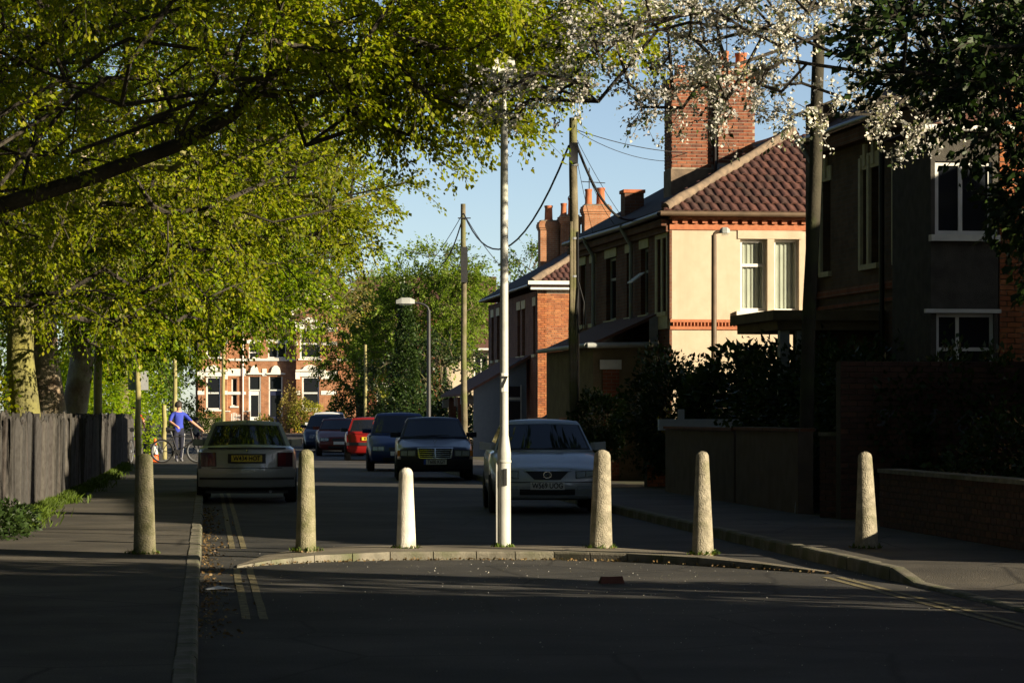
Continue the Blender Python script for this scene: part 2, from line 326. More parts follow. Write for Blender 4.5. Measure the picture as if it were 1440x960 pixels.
def make_tree(name, label, cat, base, trunk_r, fork_z, crowns, clumps, leaves, size, leaf_mat, bark='bark', lean=(0,0), spread=.5, group=None, twig=.006, droop=.3, blossom=None, extra_limbs=(), seed=1, rmax=.16, wander=.22, arch=.35):
    """crowns: list of (x,y,z,rx,ry,rz,weight) in world metres"""
    global rng
    rng = np.random.default_rng(seed)
    root = thing(name, label, cat, base, 0, group); bs = np.array(base, float)
    cl = in_ellipsoids([(c[0]-bs[0], c[1]-bs[1], c[2]-bs[2], *c[3:]) for c in crowns], clumps)
    fork = np.array([lean[0], lean[1], fork_z])
    nodes = [np.zeros(3), fork*.33 + rng.normal(0,.05,3)*[1,1,0], fork*.66 + rng.normal(0,.07,3)*[1,1,0], fork]; par = [-1,0,1,2]
    # a leader and limbs into each crown lobe
    for c in crowns:
        tgt = np.array(c[:3]) - bs; a = nodes[3]; last = 3
        L = np.linalg.norm(tgt - a); k = max(2, int(L/.62))
        for i in range(1, k+1):
            u = i/k; p = a + (tgt-a)*u + rng.normal(0, wander, 3) + np.array([0,0, arch*math.sin(math.pi*u)])
            nodes.append(p); par.append(last); last = len(nodes)-1
    ex_nodes = []
    for lm in extra_limbs:
        last = 3; ex_nodes.append((len(nodes), len(nodes)+len(lm)))
        for p in lm:
            nodes.append(np.array(p) - bs); par.append(last); last = len(nodes)-1
    order = np.argsort(np.linalg.norm(cl - fork, axis=1)); clump_idx = []
    for i in order:
        A = np.array(nodes[3:]); d = np.linalg.norm(A - cl[i], axis=1); dr = np.linalg.norm(A - fork, axis=1)
        j = int(np.argmin(d + .25*dr + (dr > np.linalg.norm(cl[i]-fork)) * .8)) + 3
        if d[j-3] > 1.0:
            a0 = nodes[j]; km = int(d[j-3]/.65)
            for q in range(1, km):
                u = q/km; mid = a0 + (cl[i]-a0)*u + rng.normal(0,.1,3) + np.array([0,0,.22*math.sin(math.pi*u)]); nodes.append(mid); par.append(j); j = len(nodes)-1
        nodes.append(cl[i]); par.append(j); clump_idx.append(len(nodes)-1)
    cnt = np.zeros(len(nodes)); cnt[clump_idx] = 1
    for i in range(len(nodes)-1, 0, -1): cnt[par[i]] += cnt[i]
    rad = np.clip(.0085*np.sqrt(np.maximum(cnt,.6))*1.25 + .003, .006, rmax)
    for a, b in ex_nodes: rad[a:b] = np.linspace(.12, .05, b-a)
    tr = MB(); h = fork_z
    prof = [(0,1.45),(.15,1.15),(.5,1.0),(1,.82)]
    pts = [nodes[0] - [0,0,.15], nodes[0] + (nodes[1]-nodes[0])*.4, nodes[1], nodes[2], nodes[3]]
    tr.tube(pts, [trunk_r*1.5, trunk_r*1.1, trunk_r, trunk_r*.93, trunk_r*.85], 12)
    # limb chains
    kids = {}
    for i in range(4, len(nodes)): kids.setdefault(par[i], []).append(i)
    br = MB(); done = set()
    def chain(i0, i):
        ch = [i0, i]
        while i in kids:
            i = max(kids[i], key=lambda q: cnt[q]); ch.append(i)
        return ch
    starts = [(3, k) for k in kids.get(3, [])]; seen = 0
    while starts:
        a, b_ = starts.pop(); ch = chain(a, b_)
        rr = [min(rad[ch[1]]*1.1, trunk_r*.8)] + [rad[q] for q in ch[1:]]
        tgt = tr if rr[1] > .07 else br
        tgt.tube([nodes[q] for q in ch], rr, 7 if rr[1] > .05 else (5 if rr[1] > .025 else 4), cap=False)
        for q, nx in zip(ch[1:], ch[2:] + [None]):
            for k in kids.get(q, []):
                if k != nx: starts.append((q, k))
    # twigs and leaves
    tp, td, tl = [], [], []
    ctr = np.mean(cl, axis=0)
    for i in clump_idx:
        p = nodes[i]; outd = unit((p - nodes[par[i]])[None])[0]*.9 + unit((p-ctr)[None])[0]*.5
        for _ in range(rng.integers(4, 7)):
            d = unit((outd + rng.normal(0,.75,3) + [0,0,-droop*.5])[None])[0]; L = spread*rng.uniform(.6,1.35)
            e = p + d*L*.6 + rng.normal(0,.04,3); e2 = e + unit((d + [0,0,-droop] + rng.normal(0,.3,3))[None])[0]*L*.5
            br.tube([p, e, e2], [twig*1.2, twig, twig*.5], 3, cap=False); tp.append((p, e, e2))
    tp = np.array(tp); per = max(1, int(leaves / len(tp)))
    k = len(tp)*per; idx = np.repeat(np.arange(len(tp)), per); u = rng.uniform(.15, 1.05, k)[:,None]
    A, B_, E = tp[idx,0], tp[idx,1], tp[idx,2]
    pos = np.where(u < .55, A + (B_-A)*(u/.55), B_ + (E-B_)*((u-.55)/.45)) + rng.normal(0, .05*spread/.5, (k,3))
    dr = unit(E - A)
    tr.build('trunk', bark, root, smooth=60)
    if br.v: br.build('branch', 'bark_dark' if bark != 'bark' else 'bark', root, smooth=60)
    if blossom:
        nb = int(k*blossom); sel = rng.random(k) < blossom
        link('crown', quads_mesh('crown', leaf_quads(pos[~sel], dr[~sel], size, droop=droop), leaf_mat), root)
        bp = np.repeat(pos[sel], 5, axis=0) + rng.normal(0,.022,(sel.sum()*5,3))
        q = leaf_quads(bp, rng.normal(0,1,bp.shape), .032, 1.0, .1, 0)
        link('blossom', quads_mesh('blossom', q, 'blossom'), root)
    else:
        link('crown', quads_mesh('crown', leaf_quads(pos, dr, size, droop=droop), leaf_mat), root)
    return root
def make_shrub(name, label, cat, base, lobes, n, size, mat, stems=6, group=None, seed=1, fill=.35, root=None, bark='bark_dark', droop=.1):
    """lobes: (dx,dy,z,rx,ry,rz,weight) about base"""
    global rng
    rng = np.random.default_rng(seed)
    if root is None: root = thing(name, label, cat, base, 0, group)
    tot = sum(l[6] for l in lobes); P = []; Dn = []
    for l in lobes:
        k = int(n*l[6]/tot); d = unit(rng.normal(0,1,(k,3))); r = rng.uniform(fill, 1, (k,1))**.5
        bump = 1 + .16*np.sin(d[:,:1]*5.1+l[0]*3) * np.cos(d[:,2:]*4.3+l[1]) + rng.normal(0,.05,(k,1))
        P.append(np.array(l[:3]) + d*r*bump*np.array(l[3:6])); Dn.append(d)
    P = np.concatenate(P); Dn = np.concatenate(Dn); ok = P[:,2] > .01; P, Dn = P[ok], Dn[ok]
    st = MB()
    for i in range(stems):
        l = lobes[i % len(lobes)]; e = np.array(l[:3]) + unit(rng.normal(0,1,(1,3)))[0]*np.array(l[3:6])*.75
        st.tube([(e[0]*.25+rng.normal(0,.06), e[1]*.25, 0), (e[0]*.7, e[1]*.7, max(.1,e[2]*.55)), e], [.025,.016,.006], 5)
    st.build('stem', bark, root)
    link('foliage', quads_mesh('foliage', leaf_quads(P, Dn, size, droop=droop), mat), root)
    return root
# ---- walls with real openings, windows, bricks
Z3 = Vector((0,0,1))
def wall(parent, name, o, U, N, W, H, holes, mat, th=.3, z0=0.):
    us = sorted({0., W} | {h[0] for h in holes} | {h[1] for h in holes}); zs = sorted({z0, H} | {h[2] for h in holes} | {h[3] for h in holes})
    mb = MB()
    for a, b in zip(us, us[1:]):
        run = None
        for c, d in zip(zs, zs[1:]):
            hole = any(h[0] <= (a+b)/2 <= h[1] and h[2] <= (c+d)/2 <= h[3] for h in holes)
            if hole:
                if run: mb.obox(o,U,N,a,b,-th,0,run[0],run[1]); run = None
            else: run = (run[0], d) if run else (c, d)
        if run: mb.obox(o,U,N,a,b,-th,0,run[0],run[1])
    return mb.build(name, mat, parent)
def window(parent, o, U, N, u0, u1, z0, z1, frame='white_paint', rec=.11, transom=None, mull=None, fw=.06, glass='window_dark', sill='stone_cream', lintel=None, lh=.22, curtain=None, sill_out=.06, keystone=False):
    mb = MB(); d0, d1 = -rec-.05, -rec
    mb.obox(o,U,N,u0,u0+fw,d0,d1,z0,z1); mb.obox(o,U,N,u1-fw,u1,d0,d1,z0,z1); mb.obox(o,U,N,u0+fw,u1-fw,d0,d1,z0,z0+fw); mb.obox(o,U,N,u0+fw,u1-fw,d0,d1,z1-fw,z1)
    cu = [u0+fw, u1-fw] if not mull else [u0+fw, mull-fw/2, mull+fw/2, u1-fw]
    if mull: mb.obox(o,U,N,mull-fw/2,mull+fw/2,d0,d1-.004,z0+fw,z1-fw)
    cz = [z0+fw, z1-fw] if not transom else [z0+fw, transom-fw/2, transom+fw/2, z1-fw]
    for i in range(0, len(cu), 2):
        if transom: mb.obox(o,U,N,cu[i],cu[i+1],d0,d1-.006,transom-fw/2,transom+fw/2)
    w = mb.build('window', frame, parent)
    for i in range(0, len(cu), 2):
        for j in range(0, len(cz), 2): MB().obox(o,U,N,cu[i]-.005,cu[i+1]+.005,d0+.015,d0+.025,cz[j]-.005,cz[j+1]+.005).build('pane', glass, w)
    if curtain:
        MB().obox(o,U,N,u0,u1,d0-.2,d0-.19,z0,z1).build('blind', 'room_dark', w)  # dark sheet behind curtain and glass, standing in for the room
        c = MB(); a, b = curtain; n = 14; o_, U_, N_ = Vector(o), Vector(U), Vector(N); V = []
        for i in range(n+1):
            u = u0+fw + (u1-u0-2*fw)*(a+(b-a)*i/n); d = d0-.035 + .014*math.sin(i*1.9)
            V += [o_+U_*u+N_*d+Z3*(z0+.02), o_+U_*u+N_*d+Z3*(z1-.02)]
        c.add(V, [(2*i,2*i+2,2*i+3,2*i+1) for i in range(n)]); c.build('curtain', 'curtain', w)
    if sill: MB().obox(o,U,N,u0-.08,u1+.08,-rec,sill_out,z0-.09,z0-.002).build('sill', sill, w)
    if lintel:
        l = MB().obox(o,U,N,u0-.1,u1+.1,-.05,.025,z1+.002,z1+lh)
        if keystone: l.obox(o,U,N,(u0+u1)/2-.07,(u0+u1)/2+.07,-.05,.05,z1+.05,z1+lh+.16)
        l.build('lintel', lintel, w)
    return w
BRICK = {}
def brick_mesh(mat, L, n='brick'):
    k = (mat, round(L,3))
    if k not in BRICK:
        e = .004; mb = MB(); h = .0325
        mb.add([(-L/2,0,-h),(L/2,0,-h),(L/2,0,h),(-L/2,0,h),(-L/2+e,-.011,-h+e),(L/2-e,-.011,-h+e),(L/2-e,-.011,h-e),(-L/2+e,-.011,h-e)],
               [(4,5,6,7),(0,1,5,4),(1,2,6,5),(2,3,7,6),(3,0,4,7)])
        BRICK[k] = mb.mesh('brick', mat, None, False)
    return BRICK[k]
def bricks(parent, o, U, N, W, z0, z1, mat, limit=300, holes=(), key=None):
    """courses of bricks proud of a mortar wall; those past the limit joined as one part"""
    o, U, N = Vector(o), Vector(U), Vector(N); rz = math.atan2(U.y, U.x); pos = []; row = 0; z = z0 + .0375
    while z < z1 - .03:
        u = 0. if row % 2 == 0 else -.1125
        while u < W - .02:
            a, b = max(u + .005, .0), min(u + .220, W); c = (a+b)/2
            if b - a > .05 and not any(h[0] < b-.02 and h[1] > a+.02 and h[2] < z+.03 and h[3] > z-.03 for h in holes): pos.append((c, z, b-a))
            u += .225
        z += .075; row += 1
    if key: pos.sort(key=key)
    for c, z, L in pos[:limit]:
        link('brick', brick_mesh(mat, .215 if L > .2 else (.1 if L < .13 else .16)), parent, o + U*c + N*(random.uniform(-.001,.002)) + Z3*z, rz)
    if len(pos) > limit:
        mb = MB()
        for c, z, L in pos[limit:]: mb.obox(o,U,N,c-L/2,c+L/2,0,.010,z-.0325,z+.0325)
        stuff(mb.build('brickwork', mat, parent))
# ------------------------------------------------------------------ ground, road, pavements
def sheet(name, mat, Ds, left, right, zf, nx=1):
    mb = MB(); V = []; w = nx + 1
    for D in Ds:
        a, b = left(D), right(D)
        for i in range(w): p = R(D, a + (b-a)*i/nx); V.append((p.x, p.y, zf(D)))
    mb.add(V, [(i*w+j, i*w+j+1, (i+1)*w+j+1, (i+1)*w+j) for i in range(len(Ds)-1) for j in range(nx)])
    return struct(mb.build(name, mat))
DS = [-60, -20, 0] + [i for i in range(5, 176, 3)]
sheet('ground', 'soil', DS + [190, 260, 500, 900], lambda D: -500, lambda D: 500, lambda D: ground_z(D) - .03)
sheet('road', 'asphalt', DS, lambda D: -.06, lambda D: 6.22 if D < 122 else 6.22 + (D-122)*1.2, ground_z)
sheet('lawn', 'grass_ground', [30, 60, 90, 112, 130, 150], lambda D: -70, lambda D: -2.72, lambda D: ground_z(D) + .004)
ZR = lambda D: .03 + .09 * min(1, max(0, (D - 26.2) / .9))
sheet('pavement_left', 'paving_tarmac', DS, lambda D: -2.75, lambda D: -.185, lambda D: ground_z(D) + .118)
sheet('pavement_right', 'paving_tarmac', [-60, -20, 0, 10, 20, 26.2, 27.1] + list(range(30, 128, 3)), lambda D: 6.33, lambda D: 8.4, lambda D: ground_z(D) + ZR(D) - .004)
sheet('cross_road', 'asphalt', [141, 150, 158, 163], lambda D: -60, lambda D: 60, lambda D: ground_z(D) + .004)
sheet('garden_ground', 'soil', [-40, 0, 26.2, 27.1, 40, 60, 80, 100, 118], lambda D: 8.4, lambda D: 45, lambda D: ground_z(D) + ZR(D) - .01)
kerb_l = struct(thing('kerb_left', 'grey concrete kerb along the pavement beside the wooden fence', 'kerb')); kerb_r = struct(thing('kerb_right', 'grey concrete kerb along the pavement below the garden walls', 'kerb'))
def kerb_mesh(L, h, h2, hw):
    hw = hw/2; c = .022; mb = MB(); V = []
    for y, hh in ((-L/2, h), (L/2, h2)): V += [(-hw,y,-.1),(hw,y,-.1),(hw,y,hh-c),(hw-c*.6,y,hh-.004),(hw-c*1.4,y,hh),(-hw+.01,y,hh),(-hw,y,hh-.01)]
    mb.add(V, [tuple(range(6,-1,-1)), tuple(range(7,14))] + [(i,(i+1)%7,(i+1)%7+7,i+7) for i in range(7)])
    return mb.mesh('kerb_stone', 'kerb_concrete')
km = kerb_mesh(.905, .125, .125, .13); km_low = kerb_mesh(.905, .03, .03, .13); km_slope = kerb_mesh(.905, .03, .125, .13); km_far = kerb_mesh(3.64, .125, .125, .13)
D = 8.0
while D < 118:
    far = D > 62; st = 3.65 if far else .915; dc = D + st/2*math.cos(A_ST)
    jx = lambda: random.uniform(-.006, .006)
    p = R(dc, -.12 + jx(), ground_z(dc) + jx()*.5); link('kerb_stone', km_far if far else km, kerb_l, p, A_ST + jx()*.4)
    m_ = km_far if far else (km if dc > 27.1 else (km_slope if dc > 26.2 else km_low))
    p = R(dc, 6.27 + jx(), ground_z(dc) + jx()*.5); o = link('kerb_stone', m_, kerb_r, p, A_ST + jx()*.4); o.scale = (-1, 1, 1)
    D += st*math.cos(A_ST)
for nm, t0, side in (('yellow_line', .26, 'left'), ('yellow_line', .39, 'left'), ('yellow_line', 5.68, 'right'), ('yellow_line', 5.81, 'right')):
    segs = [(21.9, 29.2), (33.5, 60)] if side == 'left' else [(8, 27.6)]
    mb = MB()
    for a, b in segs:
        n = 14; V = []
        for i in range(n+1):
            D = a + (b-a)*i/n; w = random.uniform(-.004,.004); p, q = R(D, t0+w, .004), R(D, t0+.065+w, .004); V += [p, q]
        mb.add(V, [(2*i,2*i+1,2*i+3,2*i+2) for i in range(n)])
    o = struct(mb.build(nm, 'yellow_paint'))
# ---- the kerbed island across the road
fr = [(.30,29.3),(.65,29.9),(1.1,30.4),(1.9,30.85),(2.8,30.95),(3.6,30.9),(4.3,30.5),(4.9,29.75),(5.4,28.95),(5.9,28.1)]
bk = [(.32,29.7),(.6,31.2),(1.0,32.2),(1.8,32.65),(2.8,32.75),(3.6,32.65),(4.3,32.3),(4.95,31.3),(5.45,30.0),(5.92,28.5)]
hh = [.015,.045,.07,.085,.085,.085,.085,.08,.055,.015]
isl = struct(thing('traffic_island', 'low kerbed island across the road carrying the bollards', 'island'))
mb = MB(); V = []
kin = .13
for (t, D), (t2, D2), h in zip(fr, bk, hh):
    a, b = R(D+kin, t, h-.006), R(D2, t2, h-.012); V += [a, (a+b)/2 + Vector((0,0,.012)), b, R(D2+.02, t2, 0)]
mb.add(V, [(i*4+j, i*4+j+1, (i+1)*4+j+1, (i+1)*4+j) for i in range(len(fr)-1) for j in range(3)]); mb.build('island_top', 'island_concrete', isl)
for i in range(len(fr)-1):
    for s0, s1 in ((0,.5),(.5,1)):
        def at(u, back):
            t = fr[i][0] + (fr[i+1][0]-fr[i][0])*u; D = fr[i][1] + (fr[i+1][1]-fr[i][1])*u + (kin if back else 0); return t, D, hh[i] + (hh[i+1]-hh[i])*u
        g = .006; V = []
        for u in (s0+g, s1-g):
            t, D, h = at(u, 0); tb, Db, _ = at(u, 1)
            V += [R(D,t,-.05), R(D,t,h-.02), R(D+.015,t,h), R(Db-.003,tb,h+.001), R(Db-.003,tb,-.05)]
        MB().add(V, [(0,1,6,5),(1,2,7,6),(2,3,8,7),(3,4,9,8),(0,4,3,2,1),(5,6,7,8,9)]).build('kerb_stone', 'kerb_concrete', isl)
# ------------------------------------------------------------------ bollards and the lamp column
def bollard(px, D, z, h, rb, rt, mat, label, tilt=(0,0)):
    pr = [(rb*1.02,-.1),(rb*1.02,.0),(rb,.03)] + [(rb+(rt-rb)*u, .03+(h-.03-rt*.8)*u) for u in (.3,.6,.85,1)]
    pr += [(rt*math.cos(a), h-rt*.8+rt*.8*math.sin(a)) for a in (.35,.7,1.0,1.25,1.45)]
    mb = MB().lathe(pr, 24); sd = random.uniform(0,9)
    mb.v = [(x*(1+.022*math.sin(3*math.atan2(y,x)+sd+z*4)+random.uniform(-.012,.012)), y*(1+.022*math.sin(3*math.atan2(y,x)+sd+z*4)+random.uniform(-.012,.012)), z+random.uniform(-.004,.004)) for x,y,z in mb.v]
    o = mb.build('bollard', mat, None, Px(px, D, z), random.uniform(0,6), 50, (tilt[0], tilt[1], random.uniform(0,6))); return tag(o, label, 'bollard', 'bollards closing the road')
bollard(203, 29.7, .115, 1.0, .112, .086, 'bollard_mossy', 'dark mossy concrete bollard standing on the pavement by the wooden fence', (0,.01))
bollard(430, 31.2, .078, 1.06, .108, .078, 'bollard_mossy', 'tall green-stained concrete bollard at the left end of the kerbed island', (0,-.01))
bollard(571, 31.75, .078, .86, .104, .074, 'bollard_white', 'short white painted bollard on the kerbed island', (0,.0))
bollard(845, 31.8, .078, 1.05, .122, .088, 'bollard_concrete', 'grey concrete bollard in front of the silver-blue saloon', (0,-.02))
bollard(988, 30.4, .078, 1.05, .112, .066, 'bollard_concrete', 'pale concrete bollard at the end of the island farthest from the fence', (0,.015))
bollard(1219, 31.0, .118, 1.0, .122, .072, 'bollard_concrete', 'leaning concrete bollard on the pavement in front of the low brick wall', (0,.03))
lc = thing('street_lamp', 'tall grey lamp column numbered seven on the kerbed island', 'street lamp', Px(709, 32.0, .085), 0)
MB().lathe([(.072,-.1),(.072,.0),(.07,.9),(.072,1.0),(.066,1.06),(.046,1.2),(.045,1.3),(.042,3.5),(.039,4.5)], 20).build('column', 'galv_paint', lc, smooth=40)
MB().lathe([(.024,4.48),(.024,5.1)], 12).build('spigot', 'galv_paint', lc, smooth=40)
MB().lathe([(.073,.90),(.077,.905),(.077,.925),(.073,.93)], 20).build('strap', 'galv_paint', lc, smooth=40)
MB().tube([(-.078,-.03,.05),(-.08,-.03,.9)], .012, 6).build('conduit', 'galv_paint', lc)
MB().box(.0,.03,-.085,-.068,.66,.84).build('door_tag', 'dark_steel', lc)
hd = MB().add([(-.13,-.16,5.06),(.13,-.16,5.06),(.13,.2,5.06),(-.13,.2,5.06),(-.11,-.12,5.2),(.11,-.12,5.2),(.11,.16,5.2),(-.11,.16,5.2),(-.05,-.04,5.25),(.05,-.04,5.25),(.05,.08,5.25),(-.05,.08,5.25)],
   [(0,3,2,1),(0,1,5,4),(1,2,6,5),(2,3,7,6),(3,0,4,7),(4,5,9,8),(5,6,10,9),(6,7,11,10),(7,4,8,11),(8,9,10,11)]).build('lantern', 'white_paint', lc)
MB().lathe([(.06,4.98),(.1,5.02),(.11,5.059)], 12).build('lamp_glass', 'lamp_glass', hd, smooth=50)
def text(parent, body, loc, size, mat, rot=(math.pi/2,0,0), name='lettering', squash=1.0, bold=0.):
    cu = bpy.data.curves.new(name, 'FONT'); cu.body = body; cu.size = size; cu.align_x = 'CENTER'; cu.align_y = 'CENTER'; cu.extrude = .0015; cu.offset = bold
    o = bpy.data.objects.new('tmp', cu); C.objects.link(o); dg = bpy.context.evaluated_depsgraph_get(); me = bpy.data.meshes.new_from_object(o.evaluated_get(dg)); C.objects.unlink(o); bpy.data.objects.remove(o)
    me.materials.clear(); me.materials.append(M[mat]); q = link(name, me, parent, loc, 0, rot); q.scale = (squash, 1, 1); return q
MB().prism([(-.04,-.027),(.04,-.027),(.04,-.033),(.028,-.044),(0,-.049),(-.028,-.044),(-.04,-.033)], 1.66, 1.86, 'z').build('number_panel', 'number_white', lc)
text(lc, '7', (-.004,-.052,1.76), .17, 'number_black', bold=.004)
# ------------------------------------------------------------------ houses
XU, XN = (1,0,0), (0,-1,0)        # wall that faces the camera
YU, YN = (0,1,0), (-1,0,0)        # wall that faces the street
def corner(D, side, vp):          # building whose long walls run towards column vp
    return Vector(((vp-720)/F*D + side, D, 0)), math.atan((720-vp)/F)
def hip_roof(root, W, Lh, e, r, hip0, hip1, ov, mat, th=.08, x0=0., y0=0.):
    """ridge along y at the middle of W"""
    c = W/2; mb = MB()
    a = [(-ov,-ov,e),(W+ov,-ov,e),(W+ov,Lh+ov,e),(-ov,Lh+ov,e),(c,hip0,r),(c,Lh-hip1,r)]
    V = a + [(x,y,z-th) for x,y,z in a]
    mb.add(V, [(0,1,4),(1,2,5,4),(2,3,5),(3,0,4,5),(7,6,10),(8,7,10,11),(9,8,11),(6,9,11,10),(0,6,7,1),(1,7,8,2),(2,8,9,3),(3,9,6,0)])
    return mb.build('roof', mat, root)
TILE = None
def tile_mesh():
    global TILE
    if TILE is None:
        mb = MB(); n = 7; V = []
        for y, z in ((0,.03),(.40,.0)):
            for i in range(n+1):
                u = i/n; V.append((-.11+.22*u, y, z + .022*math.sin(u*2*math.pi) + .01))
        for i in range(n+1): u = i/n; V.append((-.11+.22*u, 0, .004 + .022*math.sin(u*2*math.pi)))
        w = n+1; mb.add(V, [(i,i+1,w+i+1,w+i) for i in range(n)] + [(2*w+i,2*w+i+1,i+1,i) for i in range(n)]); TILE = mb.mesh('roof_tile', 'roof_tile', 60, False)
    return TILE
def tile_hip(parent, W, e, r, hip0, ov, xmax, limit=300):
    run = hip0+ov; L = math.hypot(run, r-e); pitch = math.atan2(r-e, run); rows = int(L/.37); n = 0
    for i in range(rows+1):
        s = i*.37; v = s/L; half = (W/2+ov)*(1-v)
        x = W/2-half+.06
        while x < min(W/2+half, xmax):
            if n < limit: link('roof_tile', tile_mesh(), parent, (x+.06, -ov+s*math.cos(pitch)-.03*0, e+s*math.sin(pitch)+.004), 0, (pitch+random.uniform(-.01,.01), random.uniform(-.02,.02), random.uniform(-.01,.01))); n += 1
            x += .205
def hip_ridge(parent, p, q, r=.1, mat='ridge_mortar', n=9):
    mb = MB(); p, q = Vector(p), Vector(q); pts = [p + (q-p)*i/n + Vector((0,0,.012*math.sin(i*2.1))) for i in range(n+1)]
    return mb.tube(pts, [r*(1+.1*math.sin(i*1.7)) for i in range(n+1)], 8).build('hip_cap', mat, parent, smooth=50)
def gutter(parent, pts, mat='gutter_brown', r=.055): return MB().tube(pts, r, 8).build('gutter', mat, parent, smooth=50)
def downpipe(parent, x, y, z0, z1, mat='dull_white', out=.1, swan=True):
    pts = [(x-out,y,z0),(x-out,y,z1-.55),(x-out,y,z1-.45),(x-.3,y,z1-.12),(x-.32,y,z1)] if swan else [(x-out,y,z0),(x-out,y,z1)]
    return MB().tube(pts, .045, 8).build('downpipe', mat, parent, smooth=50)
def pot(parent, x, y, z, h, r, mat='terracotta'):
    return MB().lathe([(r*1.05,0),(r*1.08,.05),(r*.95,.08),(r*.86,h-.1),(r*.98,h-.06),(r*1.0,h),(r*.8,h),(r*.78,h-.2)], 16).build('chimney_pot', mat, parent, (x,y,z), smooth=40)
def chimney(root, x0, x1, y0, y1, z0, z1, mat, pots, real=0, base=None, cap='mortar', pc='brick_piece_red', bz=None):
    core = 'mortar' if real else mat
    ch = MB().box(x0,x1,y0,y1,z0,z1-.001).build('chimney', core, root)
    if real:
        bricks(ch, (x0,y0,0), XU, XN, x1-x0, bz or z0, z1-.3, pc, real); bricks(ch, (x0,y1,0), (0,-1,0), YN, y1-y0, bz or z0, z1-.3, pc, 120)
    cm = MB()
    for k, (o, a, b) in enumerate(((.03, z1-.3, z1-.225), (.06, z1-.225, z1-.075), (.035, z1-.075, z1))): cm.box(x0-o,x1+o,y0-o,y1+o,a+.001*k,b)
    cm.build('chimney_cap', 'brick_red' if real else mat, ch); MB().box(x0+.03,x1-.03,y0+.03,y1-.03,z1,z1+.06).build('flaunching', cap, ch)
    if base: MB().box(x0-.02,x1+.02,y0-.02,y1+.02,z0,base[0]).build('flashing', base[1], ch)
    for p in pots: pot(ch, p[0], p[1], z1+.03, p[2], p[3], p[4] if len(p) > 4 else 'terracotta')
    return ch
# ---- the cream rendered terrace
loc, rz = corner(62.0, 13.04, 60)
T1 = thing('terrace_house', 'cream rendered end of a terrace with brown tiled hip roof', 'house', loc, rz, 'terraces along the street')
W1, L1, E1, R1 = 7.0, 11.3, 5.72, 7.72
gw = [(1.476,2.05,3.66,5.16),(2.2,2.74,3.66,5.16)]
wall(T1, 'wall', (0,0,0), XU, XN, W1, E1, gw, 'cream_render')
window(T1, (0,0,0), XU, XN, *gw[0], transom=4.62, fw=.065, glass='clear_glass', sill=None, curtain=(0,1))
window(T1, (0,0,0), XU, XN, *gw[1], fw=.055, glass='clear_glass', sill=None, curtain=(0,1))
MB().box(1.38,2.84,-.10,.02,3.56,3.655).build('sill', 'white_stone', T1); MB().box(1.42,2.80,-.022,.0,5.165,5.34).build('lintel', 'cream_render', T1); MB().box(2.052,2.198,-.03,.0,3.66,5.16).build('mullion', 'cream_render', T1)
st = MB().box(-.02,W1,-.035,0,3.27,3.34).box(-.02,W1,-.045,0,3.42,3.48).build('string_course', 'terracotta_trim', T1)
MB().box(-.01,W1,-.012,0,3.341,3.419).build('string_back', 'brick_red', T1)
dm = MB().prism([(-.035,0),(0,-.05),(.035,0)], 0, .07, 'z').mesh('dentil', 'terracotta_trim')
for i in range(58): link('dentil', dm, st, (.04+i*.0735, -.012, 3.345))
co = MB().box(-.03,W1,-.03,0,5.34,5.46).box(-.03,W1,-.09,0,5.555,5.64).build('cornice', 'terracotta_trim', T1); MB().box(-.01,W1,-.012,0,5.461,5.554).build('cornice_back', 'brick_red', T1)
dm2 = MB().box(-.055,.055,-.075,0,0,.075).mesh('dentil', 'terracotta_trim')
for i in range(24): link('dentil', dm2, co, (.07+i*.212, -.013, 5.475))
MB().box(-.03,.02,-.02,.2,0,3.26).box(-.03,.02,-.02,.2,3.49,5.33).build('quoin', 'brick_dark', T1)
fw_ = [(.35,.75,3.66,5.2),(.9,1.3,3.66,5.2),(2.35,3.15,3.66,5.1),(4.15,4.75,3.66,5.1),(6.0,7.2,3.66,5.1),(8.55,9.15,3.66,5.1),(9.85,10.5,3.66,5.1)]
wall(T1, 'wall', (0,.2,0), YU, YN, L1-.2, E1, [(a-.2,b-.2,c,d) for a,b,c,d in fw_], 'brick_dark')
MB().box(-.03,0,.22,1.5,3.3,3.655).box(-.03,0,.22,.345,3.66,5.2).box(-.03,0,.755,.895,3.66,5.2).box(-.03,0,1.305,1.5,3.66,5.2).box(-.03,0,.22,1.5,5.205,5.5).build('window_surround', 'stone_cream', T1)
for i, (a,b,c,d) in enumerate(fw_):
    window(T1, (0,0,0), YU, YN, a, b, c, d, 'dull_white', .1, transom=c+(d-c)*(.5 if i % 2 else .66), fw=.06, lintel=None if i < 2 else 'stone_cream', lh=.3)
MB().add([(-.05,2.45,4.55),(-.05,3.05,4.55),(-.32,3.05,4.35),(-.32,2.45,4.35),(-.05,2.45,4.58),(-.05,3.05,4.58),(-.32,3.05,4.38),(-.32,2.45,4.38)],[(0,1,2,3),(4,5,6,7),(0,1,5,4),(1,2,6,5),(2,3,7,6),(3,0,4,7)]).build('open_casement', 'white_paint', T1)
wall(T1, 'wall', (W1,0,0), YU, (1,0,0), L1, E1, [], 'brick_dark'); wall(T1, 'wall', (0,L1,0), XU, (0,1,0), W1, E1, [], 'brick_dark')
hip_roof(T1, W1, L1, E1-.02, R1, 3.5, 0, .2, 'roof_tile_far'); 
tile_hip(T1, W1, E1-.01, R1, 3.5, .2, 4.6)
hip_ridge(T1, (-.15,-.15,E1+.07), (3.5,3.5,R1+.05)); hip_ridge(T1, (3.5,3.5,R1+.03), (3.5,L1,R1+.03), .08, 'terracotta')
